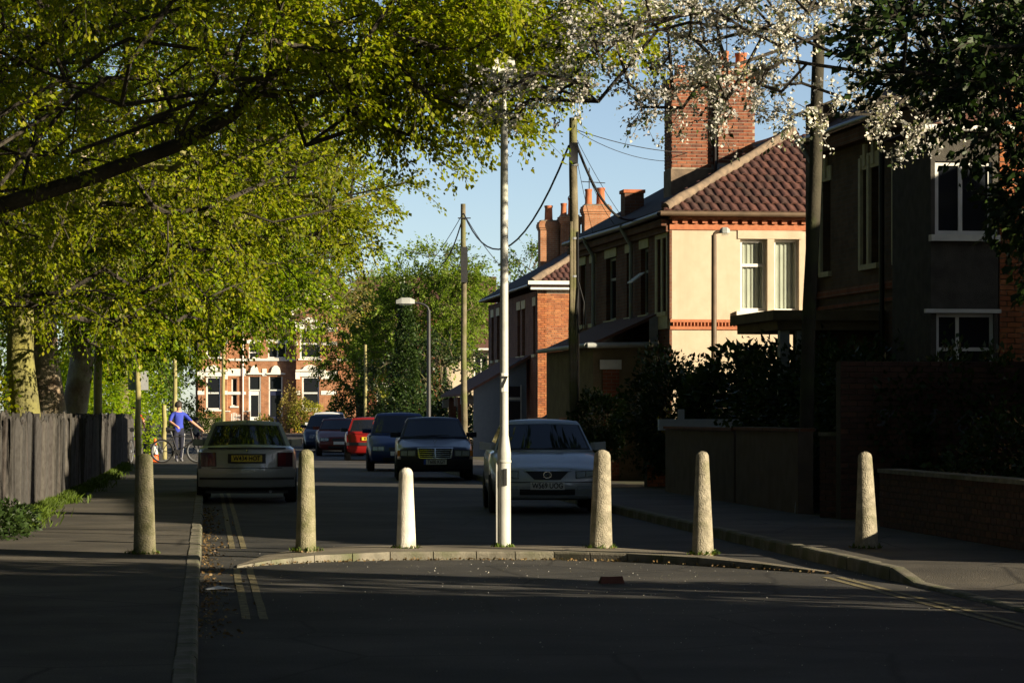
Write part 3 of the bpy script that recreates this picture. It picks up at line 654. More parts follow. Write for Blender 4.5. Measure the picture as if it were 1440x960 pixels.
MB().add([(-.21,-.05,E1+.0),(-.21,L1,E1),(3.4,L1,R1-.02),(3.4,3.6,R1-.02),(-.21,-.05,E1+.03),(-.21,L1,E1+.03),(3.4,L1,R1+.015),(3.4,3.6,R1+.015)],[(4,5,6,7),(0,3,2,1),(0,1,5,4),(1,2,6,5),(2,3,7,6),(3,0,4,7)]).build('slate_slope', 'slate', T1)
gutter(T1, [(-.28,-.27,E1-.06),(W1+.2,-.27,E1-.06)]); gutter(T1, [(-.28,-.2,E1-.07),(-.28,4,E1-.1),(-.28,L1,E1-.06)], 'gutter_black', .06)
MB().box(-.2,0,.0,L1,E1-.3,E1-.16).box(-.1,0,.0,L1,E1-.42,E1-.301).build('eaves_corbel', 'brick_dark', T1)
for y in (3.75, 8.3): downpipe(T1, 0, y, 3.2, E1-.05)
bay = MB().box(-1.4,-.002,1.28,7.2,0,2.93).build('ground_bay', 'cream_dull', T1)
MB().add([(-1.52,1.18,2.98),(-1.52,7.3,2.98),(0,7.3,3.66),(0,1.18,3.66),(-1.52,1.18,2.92),(-1.52,7.3,2.92),(0,7.3,3.58),(0,1.18,3.58)],[(0,1,2,3),(7,6,5,4),(0,4,5,1),(1,5,6,2),(2,6,7,3),(3,7,4,0)]).build('bay_roof', 'roof_tile_far', T1)
gutter(T1, [(-1.55,1.15,2.96),(-.02,1.15,2.98)], 'dull_white', .06); gutter(T1, [(-1.57,1.15,2.96),(-1.57,7.3,2.96)], 'dull_white', .05)
MB().add([(-.22,1.17,3.05),(-.03,1.17,3.0),(-.03,1.17,3.62),(-.22,1.17,3.52)],[(0,1,2,3)]).build('lead_apron', 'lead', T1)
dr = MB().box(-1.2,-.85,1.24,1.279,0,2.45).build('door', 'brick_red', T1); MB().box(-1.26,-.8,1.23,1.278,2.46,2.66).build('door_lintel', 'white_stone', T1)
MB().box(-.4,-.08,1.23,1.278,1.2,2.3).build('bay_window', 'window_dark', T1); MB().box(-.46,-.40,1.22,1.277,1.15,2.35).build('bay_window_frame', 'dull_white', T1)
chimney(T1, 1.92, 2.75, 4.0, 4.8, 6.5, 9.12, 'brick_red', [(2.13,4.4,.45,.13),(2.53,4.4,.42,.14)], 200, (7.05,'lead'), bz=7.08)
chimney(T1, .9, 1.83, 4.15, 4.9, 6.0, 8.95, 'brick_red', [(1.66,4.5,.4,.15,'pot_cream'),(1.15,4.5,.3,.13)], 200, (6.95,'ridge_mortar'), bz=6.98)
MB().tube([(1.87,4.05,6.3),(1.87,4.05,9.0)], .035, 6).build('flue_pipe', 'gutter_black', T1)
MB().box(.4,.85,7.0,7.5,5.9,6.62).build('vent_stack', 'brick_dark', T1); MB().box(.37,.88,6.97,7.53,6.621,6.7).build('vent_cap', 'terracotta', T1)
ae = MB().tube([(2.3,4.8,8.8),(2.3,4.8,10.4)], .015, 5)
for i in range(6): ae.tube([(2.0,4.6+.12*i,10.2),(2.6,4.6+.12*i,10.2)], .006, 4)
ae.build('aerial', 'dark_steel', T1)
# ---- the orange brick terrace farther on
loc, rz = corner(98.0, 12.97, 200)
T2 = thing('terrace_house', 'bright orange brick end wall of the farther terrace with white fascia', 'house', loc, rz, 'terraces along the street')
W2, L2, E2, R2 = 7.0, 14.0, 5.78, 7.95
wall(T2, 'wall', (0,0,0), XU, XN, W2, E2-.2, [], 'mortar')
bricks(T2, (.0,0,0), XU, XN, 1.46, 1.2, E2-.25, 'brick_piece_orange', 300)
MB().box(1.46,W2,-.011,0,0,E2-.25).box(0,1.459,-.011,0,0,1.19).build('brickwork', 'brick_orange', T2)
w2 = [(.5,1.1,3.5,5.1),(3.2,4.0,3.5,5.1),(4.5,5.3,3.5,5.1),(8.0,8.8,3.5,5.1),(10.5,11.3,3.5,5.1),(12.3,13,3.5,5.1)]
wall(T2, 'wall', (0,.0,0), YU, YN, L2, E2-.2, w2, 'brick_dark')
for w in w2: window(T2, (0,0,0), YU, YN, *w, frame='dull_white', transom=4.3, lintel='stone_cream', lh=.28)
wall(T2, 'wall', (W2,0,0), YU, (1,0,0), L2, E2-.2, [], 'brick_dark'); wall(T2, 'wall', (0,L2,0), XU, (0,1,0), W2, E2-.2, [], 'brick_dark')
hip_roof(T2, W2, L2, E2, R2, 3.5, 3.5, .25, 'roof_tile_far'); tile_hip(T2, W2, E2+.01, R2, 3.5, .25, 2.4)
hip_ridge(T2, (-.2,-.2,E2+.08), (3.5,3.5,R2+.05), .12)
MB().add([(-.27,-.1,E2+.02),(-.27,L2+.2,E2+.02),(3.45,L2-3.5,R2),(3.45,3.6,R2),(-.27,-.1,E2+.05),(-.27,L2+.2,E2+.05),(3.45,L2-3.5,R2+.03),(3.45,3.6,R2+.03)],[(4,5,6,7),(0,3,2,1),(0,1,5,4),(1,2,6,5),(2,3,7,6),(3,0,4,7)]).build('slate_slope', 'slate', T2)
MB().box(-.35,W2+.2,-.35,-.3,E2-.02,E2+.1).box(-.25,W2+.2,-.22,-.02,E2-.18,E2-.11).build('fascia', 'white_paint', T2)
gutter(T2, [(-.32,-.2,E2-.05),(-.32,L2,E2-.05)], 'gutter_black')
chimney(T2, 3.2, 4.15, 11.0, 11.8, 6.8, 9.15, 'brick_orange', [(3.4,11.4,.6,.14),(3.85,11.4,.65,.17)], 0, (7.2,'ridge_mortar'), 'ridge_mortar')
chimney(T2, 1.7, 2.38, 12.0, 12.7, 5.8, 8.62, 'brick_orange', [(2.05,12.35,.58,.16)], 0, None, 'ridge_mortar')
ch = chimney(T2, 2.42, 3.15, 11.7, 12.4, 6.0, 8.8, 'brick_orange', [(2.55,11.9,.46,.12),(2.86,11.9,.66,.16)], 0, None, 'ridge_mortar')
MB().tube([(2.86+.14*math.cos(a*math.pi/8), 11.9, 9.47+.13*math.sin(a*math.pi/8)) for a in range(9)], .018, 6).build('pot_hoop', 'dark_steel', ch)
ae = MB().tube([(3.5,11.9,8.8),(3.5,11.9,10.6)], .02, 5).tube([(3.2,11.9,10.1),(4.1,11.9,10.05)], .015, 4)
for i in range(5): ae.tube([(3.3+.17*i,11.75,10.09-.01*i),(3.3+.17*i,12.05,10.09-.01*i)], .008, 4)
ae.build('aerial', 'dark_steel', T2)
MB().box(-.65,.45,-.18,-.011,3.55,3.68).box(-.2,.1,-.1,-.012,3.38,3.55).build('bracket_shelf', 'gutter_black', T2) if False else None
pc = MB().prism([(-1.9,0),(-.12,0),(-.12,3.35),(-.35,3.35),(-1.9,2.35)], 1.9, 1.98, 'y').build('porch_cheek', 'door_blue', T2)
MB().box(-.75,-.32,1.86,1.898,.1,1.95).build('porch_glazing', 'window_dark', pc); MB().box(-.78,-.29,1.85,1.897,2.0,2.08).box(-.78,-.74,1.85,1.897,0,2.5).box(-.33,-.29,1.85,1.897,0,2.5).build('porch_frame', 'dull_white', pc); MB().box(-.73,-.34,1.86,1.898,2.1,2.45).build('porch_fanlight', 'window_dark', pc)
MB().add([(-2.3,1.7,2.2),(-2.3,9,2.2),(0,9,3.5),(0,1.7,3.5),(-2.3,1.7,2.12),(-2.3,9,2.12),(0,9,3.4),(0,1.7,3.4)],[(0,1,2,3),(7,6,5,4),(0,4,5,1),(1,5,6,2),(2,6,7,3),(3,7,4,0)]).build('porch_roof', 'roof_tile_far', T2)
MB().box(-2.2,-1.9,4.0,4.1,0,2.1).box(-2.2,-1.95,7,7.1,0,2.1).build('porch_wall', 'brick_dark', T2)
for y, zz in ((2.5,1.85),(4.5,1.8),(8.5,1.75)): MB().box(-2.28,-1.75,y,y+.04,zz,zz+.3).build('fascia_panel', 'dull_white', T2)
# ---- the shaded house nearest the camera
loc, rz = corner(42.0, 13.45, 60)
T0 = thing('terrace_house', 'dark shaded brick house with pebbledashed bay behind the cherry branches', 'house', loc, rz, 'terraces along the street')
W0, L0, E0, R0 = 7.2, 10.2, 6.3, 8.6
wall(T0, 'wall', (0,0,0), XU, XN, W0, E0, [], 'mortar')
bricks(T0, (0,0,0), XU, XN, 1.12, 1.9, 5.9, 'brick_piece_orange', 300)
MB().box(1.12,W0,-.011,0,0,E0-.1).box(0,1.119,-.011,0,0,1.89).box(0,1.119,-.011,0,5.9,E0-.1).build('brickwork', 'brick_orange', T0)
g0 = [(3.6,4.2,3.95,5.5),(4.5,5.1,3.95,5.5),(6.15,6.55,3.95,5.5),(6.65,7.05,3.95,5.5),(9.1,9.6,3.95,5.5)]
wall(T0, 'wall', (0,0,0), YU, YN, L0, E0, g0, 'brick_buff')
for i, w in enumerate(g0): window(T0, (0,0,0), YU, YN, *w, frame='stone_cream' if i < 4 else 'dull_white', transom=4.75, lintel='stone_cream', lh=.25, keystone=i >= 2, rec=.16, fw=.07)
for (a,b,c,d) in g0: MB().box(-.05,.17,b+.001,b+.13,c-.05,d+.2).build('jamb', 'stone_cream', T0)
MB().box(-.04,0,1.9,L0,3.5,3.62).box(-.03,0,1.9,L0,3.3,3.36).build('string_course', 'brick_red', T0)
wall(T0, 'wall', (W0,0,0), YU, (1,0,0), L0, E0, [], 'brick_dark'); wall(T0, 'wall', (0,L0,0), XU, (0,1,0), W0, E0, [], 'brick_dark')
hip_roof(T0, W0, L0, E0, R0, 2.0, .2, .22, 'roof_tile_far')
gutter(T0, [(-.3,-.2,E0-.06),(-.3,L0,E0-.06)], 'gutter_black', .06); MB().box(-.2,0,1.9,L0,E0-.34,E0-.12).build('eaves_corbel', 'brick_dark', T0)
downpipe(T0, 0, 9.85, 0, E0-.05, 'dull_white'); downpipe(T0, 0, 5.6, 0, E0-.05, 'gutter_black')
by = wall(T0, 'bay', (-1.0,-.02,0), XU, XN, .98, 5.45, [(.08,.92,1.75,2.92),(.06,.9,4.02,5.05)], 'grey_render', .2); MB().box(-1.0,-.8,.185,1.9,0,5.45).box(-.8,-.002,1.7,1.9,0,5.45).build('bay_side', 'grey_render', T0)
window(T0, (-1.0,-.02,0), XU, XN, .08, .92, 1.75, 2.92, mull=.40, transom=2.42, rec=.05, fw=.05, sill='white_paint', frame='white_paint')
MB().box(-1.1,0,-.1,-.022,2.925,2.98).build('bay_cornice', 'white_paint', T0)
window(T0, (-1.0,-.02,0), XU, XN, .06, .9, 4.02, 5.05, mull=.44, rec=.04, fw=.06, sill='white_stone', frame='white_paint', sill_out=.1)
MB().add([(-1.15,-.15,5.5),(0,-.15,5.5),(0,2.0,5.5),(-1.15,2.0,5.5),(-.02,-.1,5.95),(-.02,2.0,5.95)],[(0,1,2,3),(0,1,4),(1,2,5,4),(2,3,5),(3,0,4,5)]).build('bay_roof', 'roof_tile_far', T0)
gutter(T0, [(-1.15,-.2,5.5),(.6,-.2,5.5)], 'white_paint', .05)
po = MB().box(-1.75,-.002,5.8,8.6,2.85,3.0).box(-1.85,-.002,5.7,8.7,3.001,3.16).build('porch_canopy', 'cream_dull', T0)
for x in (-1.7,-1.42): MB().box(x,x+.16,5.85,6.0,0,2.84).build('porch_post', 'dull_white', T0)
MB().box(-1.4,-.1,6.1,6.2,0,2.84).build('porch_wall', 'brick_buff', T0)
for y in (3.55, 4.5):
    MB().prism([(y,2.55),(y+.5,2.55),(y+.5,2.75),(y+.36,2.98),(y+.29,3.25),(y+.21,3.25),(y+.14,2.98),(y,2.75)], -.05, -.002, 'x').build('arched_lintel', 'stone_cream', T0)
    MB().box(-.03,.0,y+.05,y+.45,1.3,2.54).build('ground_window', 'window_dark', T0)
chimney(T0, 3.2, 4.0, 9.2, 10.1, 7.9, 10.2, 'brick_red', [(3.4,9.6,.5,.13),(3.8,9.6,.5,.13)])
MB().box(-.12,.35,L0-.25,L0+.12,0,E0+.6).build('party_wall', 'brick_buff', T0)
# ---- unseen houses on the camera's own side of the gap, added to shade the road
def plain_house(label, D, side, vp, W, L, E, Rr, group=None, hip=(1.5,1.5), mat='brick_red'):
    loc, rz = corner(D, side, vp); h = thing('terrace_house', label, 'house', loc, rz, group)
    ws = [(a, a+.9, z, z+1.5) for a in np.arange(1.0, L-1.4, 2.4) for z in (.9, 3.6)] if E > 4.5 else []
    wall(h, 'wall', (0,0,0), YU, YN, L, E, ws, mat)
    for w in ws: window(h, (0,0,0), YU, YN, *w, transom=w[2]+.8, lintel='stone_cream')
    wall(h, 'wall', (0,0,0), XU, XN, W, E, [], mat); wall(h, 'wall', (0,L,0), XU, (0,1,0), W, E, [], mat); wall(h, 'wall', (W,0,0), YU, (1,0,0), L, E, [], mat)
    hip_roof(h, W, L, E, Rr, hip[0], hip[1], .2, 'roof_tile_far'); return h
plain_house('red brick house beside the camera, out of frame, shading the foreground', -1.4, 11.4, 60, 7.0, 10.4, 5.7, 8.2)
plain_house('second red brick house out of frame whose gable edges the sunlit strip', 9.5, 11.6, 60, 7.0, 4.5, 5.7, 8.2, hip=(1.0,.3))
B0 = plain_house('brick house out of frame set back behind the garden wall', 26.9, 15.6, 60, 5.0, 11.7, 4.6, 7.2, hip=(.4,.4), mat='brick_buff')
# ---- the pair of houses across the end of the street
FZ = 24.8
FH = thing('semi_detached_houses', 'sunlit red brick pair of houses with white trim across the end of the street', 'house', Px(275, 168, .5), math.radians(1.5))
fx = lambda px: (px-275)/FZ
fz = lambda py: (608-py)/FZ
fh = [(fx(325),fx(333),fz(571),fz(532)),(fx(349),fx(366),0.2,fz(530)),(fx(377),fx(396),0.2,fz(530)),(fx(349),fx(363),fz(504),fz(484)),(fx(376),fx(401),fz(504),fz(483))]
wall(FH, 'wall', (0,0,0), XU, XN, 9.2, 6.9, fh, 'brick_orange')
window(FH, (0,0,0), XU, XN, *fh[0], transom=2.2, sill='white_stone'); window(FH, (0,0,0), XU, XN, *fh[3], transom=4.5, sill='white_stone', lintel='white_stone'); window(FH, (0,0,0), XU, XN, *fh[4], mull=4.6, sill='white_stone', lintel='white_stone')
for a, m_, lb in ((fh[1],'door_white',1), (fh[2],'door_navy',2)):
    d = MB().box(a[0]+.06,a[1]-.06,.06,.1,.2,2.35).build('door', m_, FH); MB().box(a[0]+.14,a[1]-.14,.04,.06,.9,2.1).build('door_pane', 'window_dark', d); MB().lathe([(.02,0),(.02,.03)],8,(a[1]-.13,.03,1.15)).build('handle','chrome',d)
    MB().box(a[0]+.06,a[1]-.06,.08,.1,2.42,a[3]-.03).build('fanlight', 'window_dark', FH); MB().box(a[0],a[0]+.06,.02,.12,.2,a[3]).box(a[1]-.06,a[1],.02,.12,.2,a[3]).box(a[0],a[1],.02,.12,2.35,2.42).build('door_frame', 'white_paint', FH)
def pediment(x0, x1, z, y, nm='pediment', h=.34):
    c = (x0+x1)/2; w = (x1-x0)/2
    MB().prism([(x0,z),(x1,z),(x1,z+.07),(c+w*.55,z+.1),(c+w*.4,z+h*.75),(c+w*.15,z+h),(c-w*.15,z+h),(c-w*.4,z+h*.75),(c-w*.55,z+.1),(x0,z+.07)], y-.12, y).build(nm, 'white_stone', FH)
def front_bay(x0, x1, proj, top, gx):
    mb = wall(FH, 'bay', (x0,-proj,0), XU, XN, x1-x0, top, [(g0_-x0,g1_-x0,c,d) for g0_,g1_,c,d in gx], 'brick_orange', .25)
    MB().box(x0,x0+.25,-proj+.25,0,0,top).box(x1-.25,x1,-proj+.25,0,0,top).build('bay_side', 'brick_orange', FH); MB().box(x0,x1,-proj,0,top,top+.15).build('bay_head', 'white_stone', FH)
    for g0_,g1_,c,d in gx:
        window(FH, (0,-proj,0), XU, XN, g0_, g1_, c, d, transom=c+(d-c)*.5, fw=.09, rec=.06, sill='white_stone', lintel='white_stone', lh=.3)
        MB().box(g0_-.22,g0_-.001,-proj-.03,-proj,c,d).box(g1_+.001,g1_+.22,-proj-.03,-proj,c,d).build('pilaster', 'white_stone', FH) if False else None
        pediment(g0_-.35, g1_+.35, d+.3, -proj)
        MB().box(x0-.03,g0_-.1,-proj-.03,-proj,c+(d-c)*.45,c+(d-c)*.57).box(g1_+.1,x1+.03,-proj-.03,-proj,c+(d-c)*.45,c+(d-c)*.57).build('stone_band', 'white_stone', FH)
        MB().box(x0-.04,g0_-.11,-proj-.04,-proj,d-.15,d+.3).box(g1_+.11,x1+.04,-proj-.04,-proj,d-.15,d+.3).build('stone_band', 'white_stone', FH)
front_bay(fx(280), fx(320), .7, fz(430), [(fx(291),fx(311),fz(576),fz(530)), (fx(291),fx(311),fz(503),fz(462))])
front_bay(fx(416), fx(472), .7, fz(445), [(fx(424),fx(448),fz(576),fz(530)), (fx(421),fx(449),fz(505),fz(464))])
pediment(fx(346), fx(368), fz(527), 0, h=.5); pediment(fx(374), fx(400), fz(527), 0, h=.5)
MB().box(fx(320),fx(345),-.04,0,fz(529),fz(519)).box(fx(368),fx(374),-.04,0,fz(529),fz(519)).box(fx(320),fx(345),-.04,0,fz(555),fz(551)).box(0,9.2,-.06,0,fz(508),fz(505)).build('stone_band', 'white_stone', FH)
downpipe(FH, fx(341)+.1, -.08, 0, 6.8, 'white_paint', .1, False)
MB().prism([(fx(408),fz(447)),(fx(480),fz(447)),(fx(444),fz(405))], -.72, 0).build('gable', 'brick_orange', FH)
for a, b in (((fx(404),fz(449)),(fx(444),fz(402))), ((fx(444),fz(402)),(fx(484),fz(449)))): MB().tube([(a[0],-.78,a[1]),(b[0],-.78,b[1])], .13, 6).build('bargeboard', 'white_paint', FH)
MB().add([(-.3,-.3,6.9),(9.5,-.3,6.9),(9.5,7,6.9),(-.3,7,6.9),(1.5,3.4,9.2),(7.7,3.4,9.2)],[(0,1,5,4),(1,2,5),(2,3,4,5),(3,0,4),(0,3,2,1)]).build('roof', 'roof_tile_far', FH)
MB().box(0,9.2,6.2,6.5,0,6.9).build('rear_wall', 'brick_orange', FH)
chimney(FH, 4.3, 4.9, 3.0, 3.8, 8.6, 10.2, 'brick_orange', [(4.45,3.4,.5,.12),(4.75,3.4,.5,.12)])
# the neighbour to the right, mostly behind trees
NH = thing('house', 'brick house half hidden behind the green trees at the street end', 'house', Px(505, 170, .5), 0)
wall(NH, 'wall', (0,0,0), XU, XN, 7.5, 6.6, [(1,2,4.2,5.6),(5,6,4.2,5.6),(1,2,1,2.6)], 'brick_red')
for w in ((1,2,4.2,5.6),(5,6,4.2,5.6),(1,2,1,2.6)): window(NH, (0,0,0), XU, XN, *w, mull=w[0]+.5, lintel='white_stone')
MB().box(0,7.5,6,6.3,0,6.6).build('rear_wall','brick_red',NH); MB().box(0,.3,.0,6,0,6.6).build('side_wall','brick_red',NH)
MB().add([(-.3,-.3,6.6),(7.8,-.3,6.6),(7.8,6.6,6.6),(-.3,6.6,6.6),(-.3,3.2,9.0),(7.8,3.2,9.0)],[(0,1,5,4),(1,2,5),(2,3,4,5),(3,0,4),(0,3,2,1)]).build('roof','roof_tile_far',NH)
# pale house beyond the second terrace
PH = thing('house', 'pale yellow house with tiled roof seen between the pole and the orange terrace', 'house', Px(628, 142, .3), math.radians(3))
wall(PH, 'wall', (0,0,0), XU, XN, 7.0, 4.3, [(1.35,1.95,1.2,2.6),(1.3,1.95,2.9,4.0)], 'cream_render'); 
for w in ((1.35,1.95,1.2,2.6),(1.3,1.95,2.9,4.0)): window(PH, (0,0,0), XU, XN, *w, mull=1.65, lintel=None)
MB().box(0,7,5.7,6,0,4.3).build('rear_wall','cream_render',PH); MB().box(0,.25,0,5.7,0,4.3).build('side_wall','cream_render',PH)
MB().add([(-.3,-.35,4.3),(7.3,-.35,4.3),(7.3,6.3,4.3),(-.3,6.3,4.3),(-.3,3,6.5),(7.3,3,6.5)],[(0,1,5,4),(1,2,5),(2,3,4,5),(3,0,4),(0,3,2,1)]).build('roof','roof_tile_far',PH)
gutter(PH, [(-.3,-.4,4.3),(7.3,-.4,4.3)], 'white_paint', .06)
chimney(PH, .8, 1.4, 2.7, 3.3, 6.1, 7.0, 'brick_orange', [(1.1,3,.5,.14)])
# ------------------------------------------------------------------ garden walls on the right
def brick_wall(label, p0, p1, h, th=.22, mat='brick_dark', real=0, cope='kerb_concrete', z0=0., key=None, name='garden_wall', pc='brick_piece_dark', group='garden walls'):
    p0, p1 = Vector(p0), Vector(p1); d = p1-p0; L = d.length; rz = math.atan2(d.y, d.x)
    w = thing(name, label, 'wall', p0, rz, group)
    MB().box(0,L,0,th,-.1,h-.05).build('wall_body', 'dark_mortar' if real else mat, w)
    if real: bricks(w, (0,0,0), XU, XN, L, z0, h-.05, pc, real, key=key)
    if cope:
        n = max(1, int(L/.6)); 
        for i in range(n): MB().box(i*L/n+.003,(i+1)*L/n-.003,-.04,th+.04,h-.049,h).build('coping', cope, w)
    return w
ZP = .115
brick_wall('low brick wall with sunlit coping beside the leaning bollard', R(37.0,8.35,ZP), R(27.4,8.35,ZP), .72, real=300, key=lambda c: c[0])
brick_wall('tall old brick wall with faint white graffiti under the ivy', R(39.8,8.45,ZP), R(40.6,13.6,ZP), 2.15, real=300, key=lambda c: c[0], cope=None)
gw_ = [o for o in C.objects if o.get('label','').startswith('tall old brick')][0]
gm = MB()
random.seed(3)
for (cx, cz, s) in ((.62,1.35,.13),(1.15,1.3,.2),(1.75,1.28,.17),(2.1,1.0,.14)):
    for k in range(3):
        a0 = random.uniform(0,6); pts = [(cx + s*math.cos(a0+i*.55)*(.6+.4*math.sin(i*1.3+k)), -.016-.001*k, cz + s*.8*math.sin(a0+i*.55+k)) for i in range(7)]
        for a, b in zip(pts, pts[1:]):
            dv = Vector((b[2]-a[2],0,a[0]-b[0])).normalized()*.014; gm.add([(a[0]+dv.x,a[1],a[2]+dv.z),(a[0]-dv.x,a[1],a[2]-dv.z),(b[0]-dv.x,b[1],b[2]-dv.z),(b[0]+dv.x,b[1],b[2]+dv.z)],[(0,1,2,3)])
gm.build('graffiti', 'graffiti', gw_)
brick_wall('brick gate pier beside the leaning telegraph pole', R(40.4,8.3,ZP), R(39.9,8.75,ZP), 1.15, .45, real=120, pc='brick_piece_dark', name='gate_pier')
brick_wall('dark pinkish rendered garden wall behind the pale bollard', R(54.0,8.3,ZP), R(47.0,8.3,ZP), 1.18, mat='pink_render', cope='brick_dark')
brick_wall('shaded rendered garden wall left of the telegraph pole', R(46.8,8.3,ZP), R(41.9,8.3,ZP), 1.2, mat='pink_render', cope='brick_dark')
brick_wall('sunlit brick wall glimpsed under the dark bush', R(57.6,8.5,ZP), R(58.2,11.5,ZP), 1.0, real=120, mat='brick_orange', pc='brick_piece_orange', cope='ridge_mortar')
brick_wall('low brick wall behind the navy saloon with rounded top', R(73.0,7.9,ZP), R(66.0,8.0,ZP), 1.32, mat='brick_red', cope='terracotta_trim')
b_ = thing('painted_board', 'pale blue-grey board lying along the top of the garden wall', 'board', R(54.4,8.95,1.12), 0)
MB().box(-.7,.78,0,.5,.1,.3).build('plank', 'blue_board', b_); MB().box(-.36,-.24,.01,.05,.3,.48).build('upright', 'blue_board', b_); MB().box(-.55,-.5,.0,.06,-.07,.1).box(.6,.65,0,.06,-.07,.1).build('bracket', 'blue_board', b_)
# ------------------------------------------------------------------ board fence on the left
random.seed(11)
fn = thing('board_fence', 'weathered grey board fence along the park side pavement', 'fence', R(36,-2.5,0), 0)
base = Vector(fn.location)
def fence_t(D): return np.interp(D, [34,41,45,47.5,51.7,63.7,70.7,90,120], [-2.52,-2.5,-2.46,-2.4,-2.36,-2.28,-2.26,-2.3,-2.3])
def board_mesh(w, h, v):
    e = .012; mb = MB(); c = [.05,.0,.03,.015][v]
    mb.add([(-.014,-w/2,0),(.014,-w/2,0),(.014,w/2,0),(-.014,w/2,0),(-.014,-w/2,h-.05),(.014,-w/2,h-.05),(.014,w/2,h-.05-c),(-.014,w/2,h-.05-c),(-.01,-w*.12,h),(.01,-w*.12,h),(.01,w*.15,h-.01),(-.01,w*.15,h-.01)],
      [(0,3,2,1),(0,1,5,4),(1,2,6,5),(2,3,7,6),(3,0,4,7),(4,5,9,8),(5,6,10,9),(6,7,11,10),(7,4,8,11),(8,9,10,11)]); return mb.mesh('board', 'fence_board')
bmz = [board_mesh(.155, 1.36, i) for i in range(4)]
D = 34.0; i = 0
while D < 118:
    ph = (D % 4.2)/4.2; hz = 1 + .045*math.cos(2*math.pi*ph)
    st = .165 if D < 55 else (.32 if D < 80 else .64)
    if not (86.5 < D < 88.5):
        o = link('board', bmz[random.randrange(4)], fn, R(D, fence_t(D)+random.uniform(-.03,.03), .1) - base, 0, (random.uniform(-.02,.02), random.uniform(-.04,.04), A_ST + random.uniform(-.3,.3) - .1))
        o.scale = (1, st/.165*1.01, hz*random.uniform(.97,1.035))
    D += st; i += 1
pm = MB().box(-.05,.05,-.05,.05,0,1.42).mesh('fence_post', 'fence_board'); 
for D in np.arange(34.5, 118, 2.1): link('fence_post', pm, fn, R(D, fence_t(D)-.1, .1)-base, A_ST)
for zz in (.5, 1.15):
    Ds = list(np.arange(34, 118, 2)); MB().tube([R(D, fence_t(D)-.06, zz)-base for D in Ds], .035, 4).build('rail', 'fence_board', fn)
# ------------------------------------------------------------------ poles, posts, lamps
def pole(name, label, cat, px, D, z0, h, r0, r1, mat, lean=(0,0), n=12):
    t = thing(name, label, cat, Px(px, D, z0), 0); k = 7
    MB().tube([(lean[0]*u/k*h + .012*math.sin(u*1.7), lean[1]*u/k*h, -.2*(u==0)+h*u/k) for u in range(k+1)], [r0+(r1-r0)*u/k for u in range(k+1)], n).build('pole', mat, t, smooth=50); return t
tp1 = pole('telegraph_pole', 'brown timber telegraph pole behind the silver-blue saloon with cables fanning out', 'pole', 807, 59, .11, 7.25, .105, .078, 'pole_wood', (-.001,0))
for i, (x, zt) in enumerate(((-.06,5.2),(.085,5.0))): MB().tube([(x,-.09,0.2),(x,-.085,2.6),(x*.9,-.08,zt)], .018 if i else .03, 6).build('cable_guard', 'gutter_black' if i else 'pole_wood', tp1)
for zz in (4.85, 4.1, 6.3): MB().lathe([(.096,zz),(.098,zz+.04)], 12).build('pole_band', 'lead', tp1)
MB().tube([(.09,-.09,4.0),(.2,-.1,3.6),(.17,-.1,3.1),(.1,-.1,3.0),(.05,-.1,3.4),(.09,-.1,3.9)], .012, 5).build('cable_loop', 'wire', tp1)
MB().box(-.08,.08,-.14,-.07,6.35,6.75).build('junction_box', 'dark_steel', tp1)
tp2 = pole('telegraph_pole', 'thin far telegraph pole with a dark box, behind the navy saloon', 'pole', 653, 93, .11, 7.95, .1, .075, 'pole_wood', (-.004,0))
MB().box(-.1,.1,-.22,-.07,5.5,6.6).build('junction_box', 'dark_steel', tp2); MB().tube([(-.2,-.1,7.5),(.2,-.1,7.5)], .02, 5).build('crossarm', 'dark_steel', tp2)
tp0 = pole('telegraph_pole', 'thick leaning pole standing in front of the shaded near house', 'pole', 1129, 42.2, .1, 6.9, .105, .085, 'pole_shaded', (.035,0))
MB().prism([(-.13,0),(.0,0),(-.05,.5),(-.09,.5)], -.15, -.09).build('pole_guard', 'lead', tp0)
def lamp(px, D, h, label, arm, mat='galv_paint', z=.1, head=(.55,.18,.14), r=.07):
    t = thing('street_lamp', label, 'street lamp', Px(px, D, z), 0)
    MB().lathe([(r*1.3,-.1),(r*1.3,1.0),(r,1.15),(r*.85,h)], 14).build('column', mat, t, smooth=40)
    MB().tube([(0,0,h-.02)] + [(arm*(1-math.cos(a)), 0, h+abs(arm)*.55*math.sin(a)) for a in (.4,.8,1.2,1.57)], r*.55, 8).build('arm', mat, t, smooth=50)
    s = 1 if arm > 0 else -1; x0 = arm; z = h+abs(arm)*.55; a, w, c = head
    V = []
    for u, ww, hh_ in ((0,.5,.6),(.25,.9,1),(.7,1,1),(1,.6,.5)):
        x = x0 + s*a*u; V += [(x,-w/2*ww,z-.03),(x,w/2*ww,z-.03),(x,w/2*ww*.7,z+c*hh_*.8),(x,-w/2*ww*.7,z+c*hh_*.8)]
    l = MB().add(V, [(0,1,2,3),(12,15,14,13)] + [(i*4+j, i*4+(j+1)%4, (i+1)*4+(j+1)%4, (i+1)*4+j) for i in range(3) for j in range(4)]).build('lantern', 'dull_white', t)
    V = [(x0+s*a*u, v*w*.38, z-.031-.05*(1 if .1<u<.95 and v in (-.5,.5) else 0)) for u in (.15,.85) for v in (-1,-.5,.5,1)]
    MB().add(V, [(0,1,5,4),(1,2,6,5),(2,3,7,6)]).build('lamp_glass', 'lamp_glass', l)
    return t
lamp(1004, 60.2, 5.02, 'brown lamp column with small lantern against the cream gable wall', .12, 'gutter_brown', head=(.2,.17,.11), r=.06)
l_ = [o for o in C.objects if o.get('label','').startswith('brown lamp column')][0]
MB().box(-.035,.08,-.085,-.062,1.78,2.0).build('number_panel', 'number_white', l_)
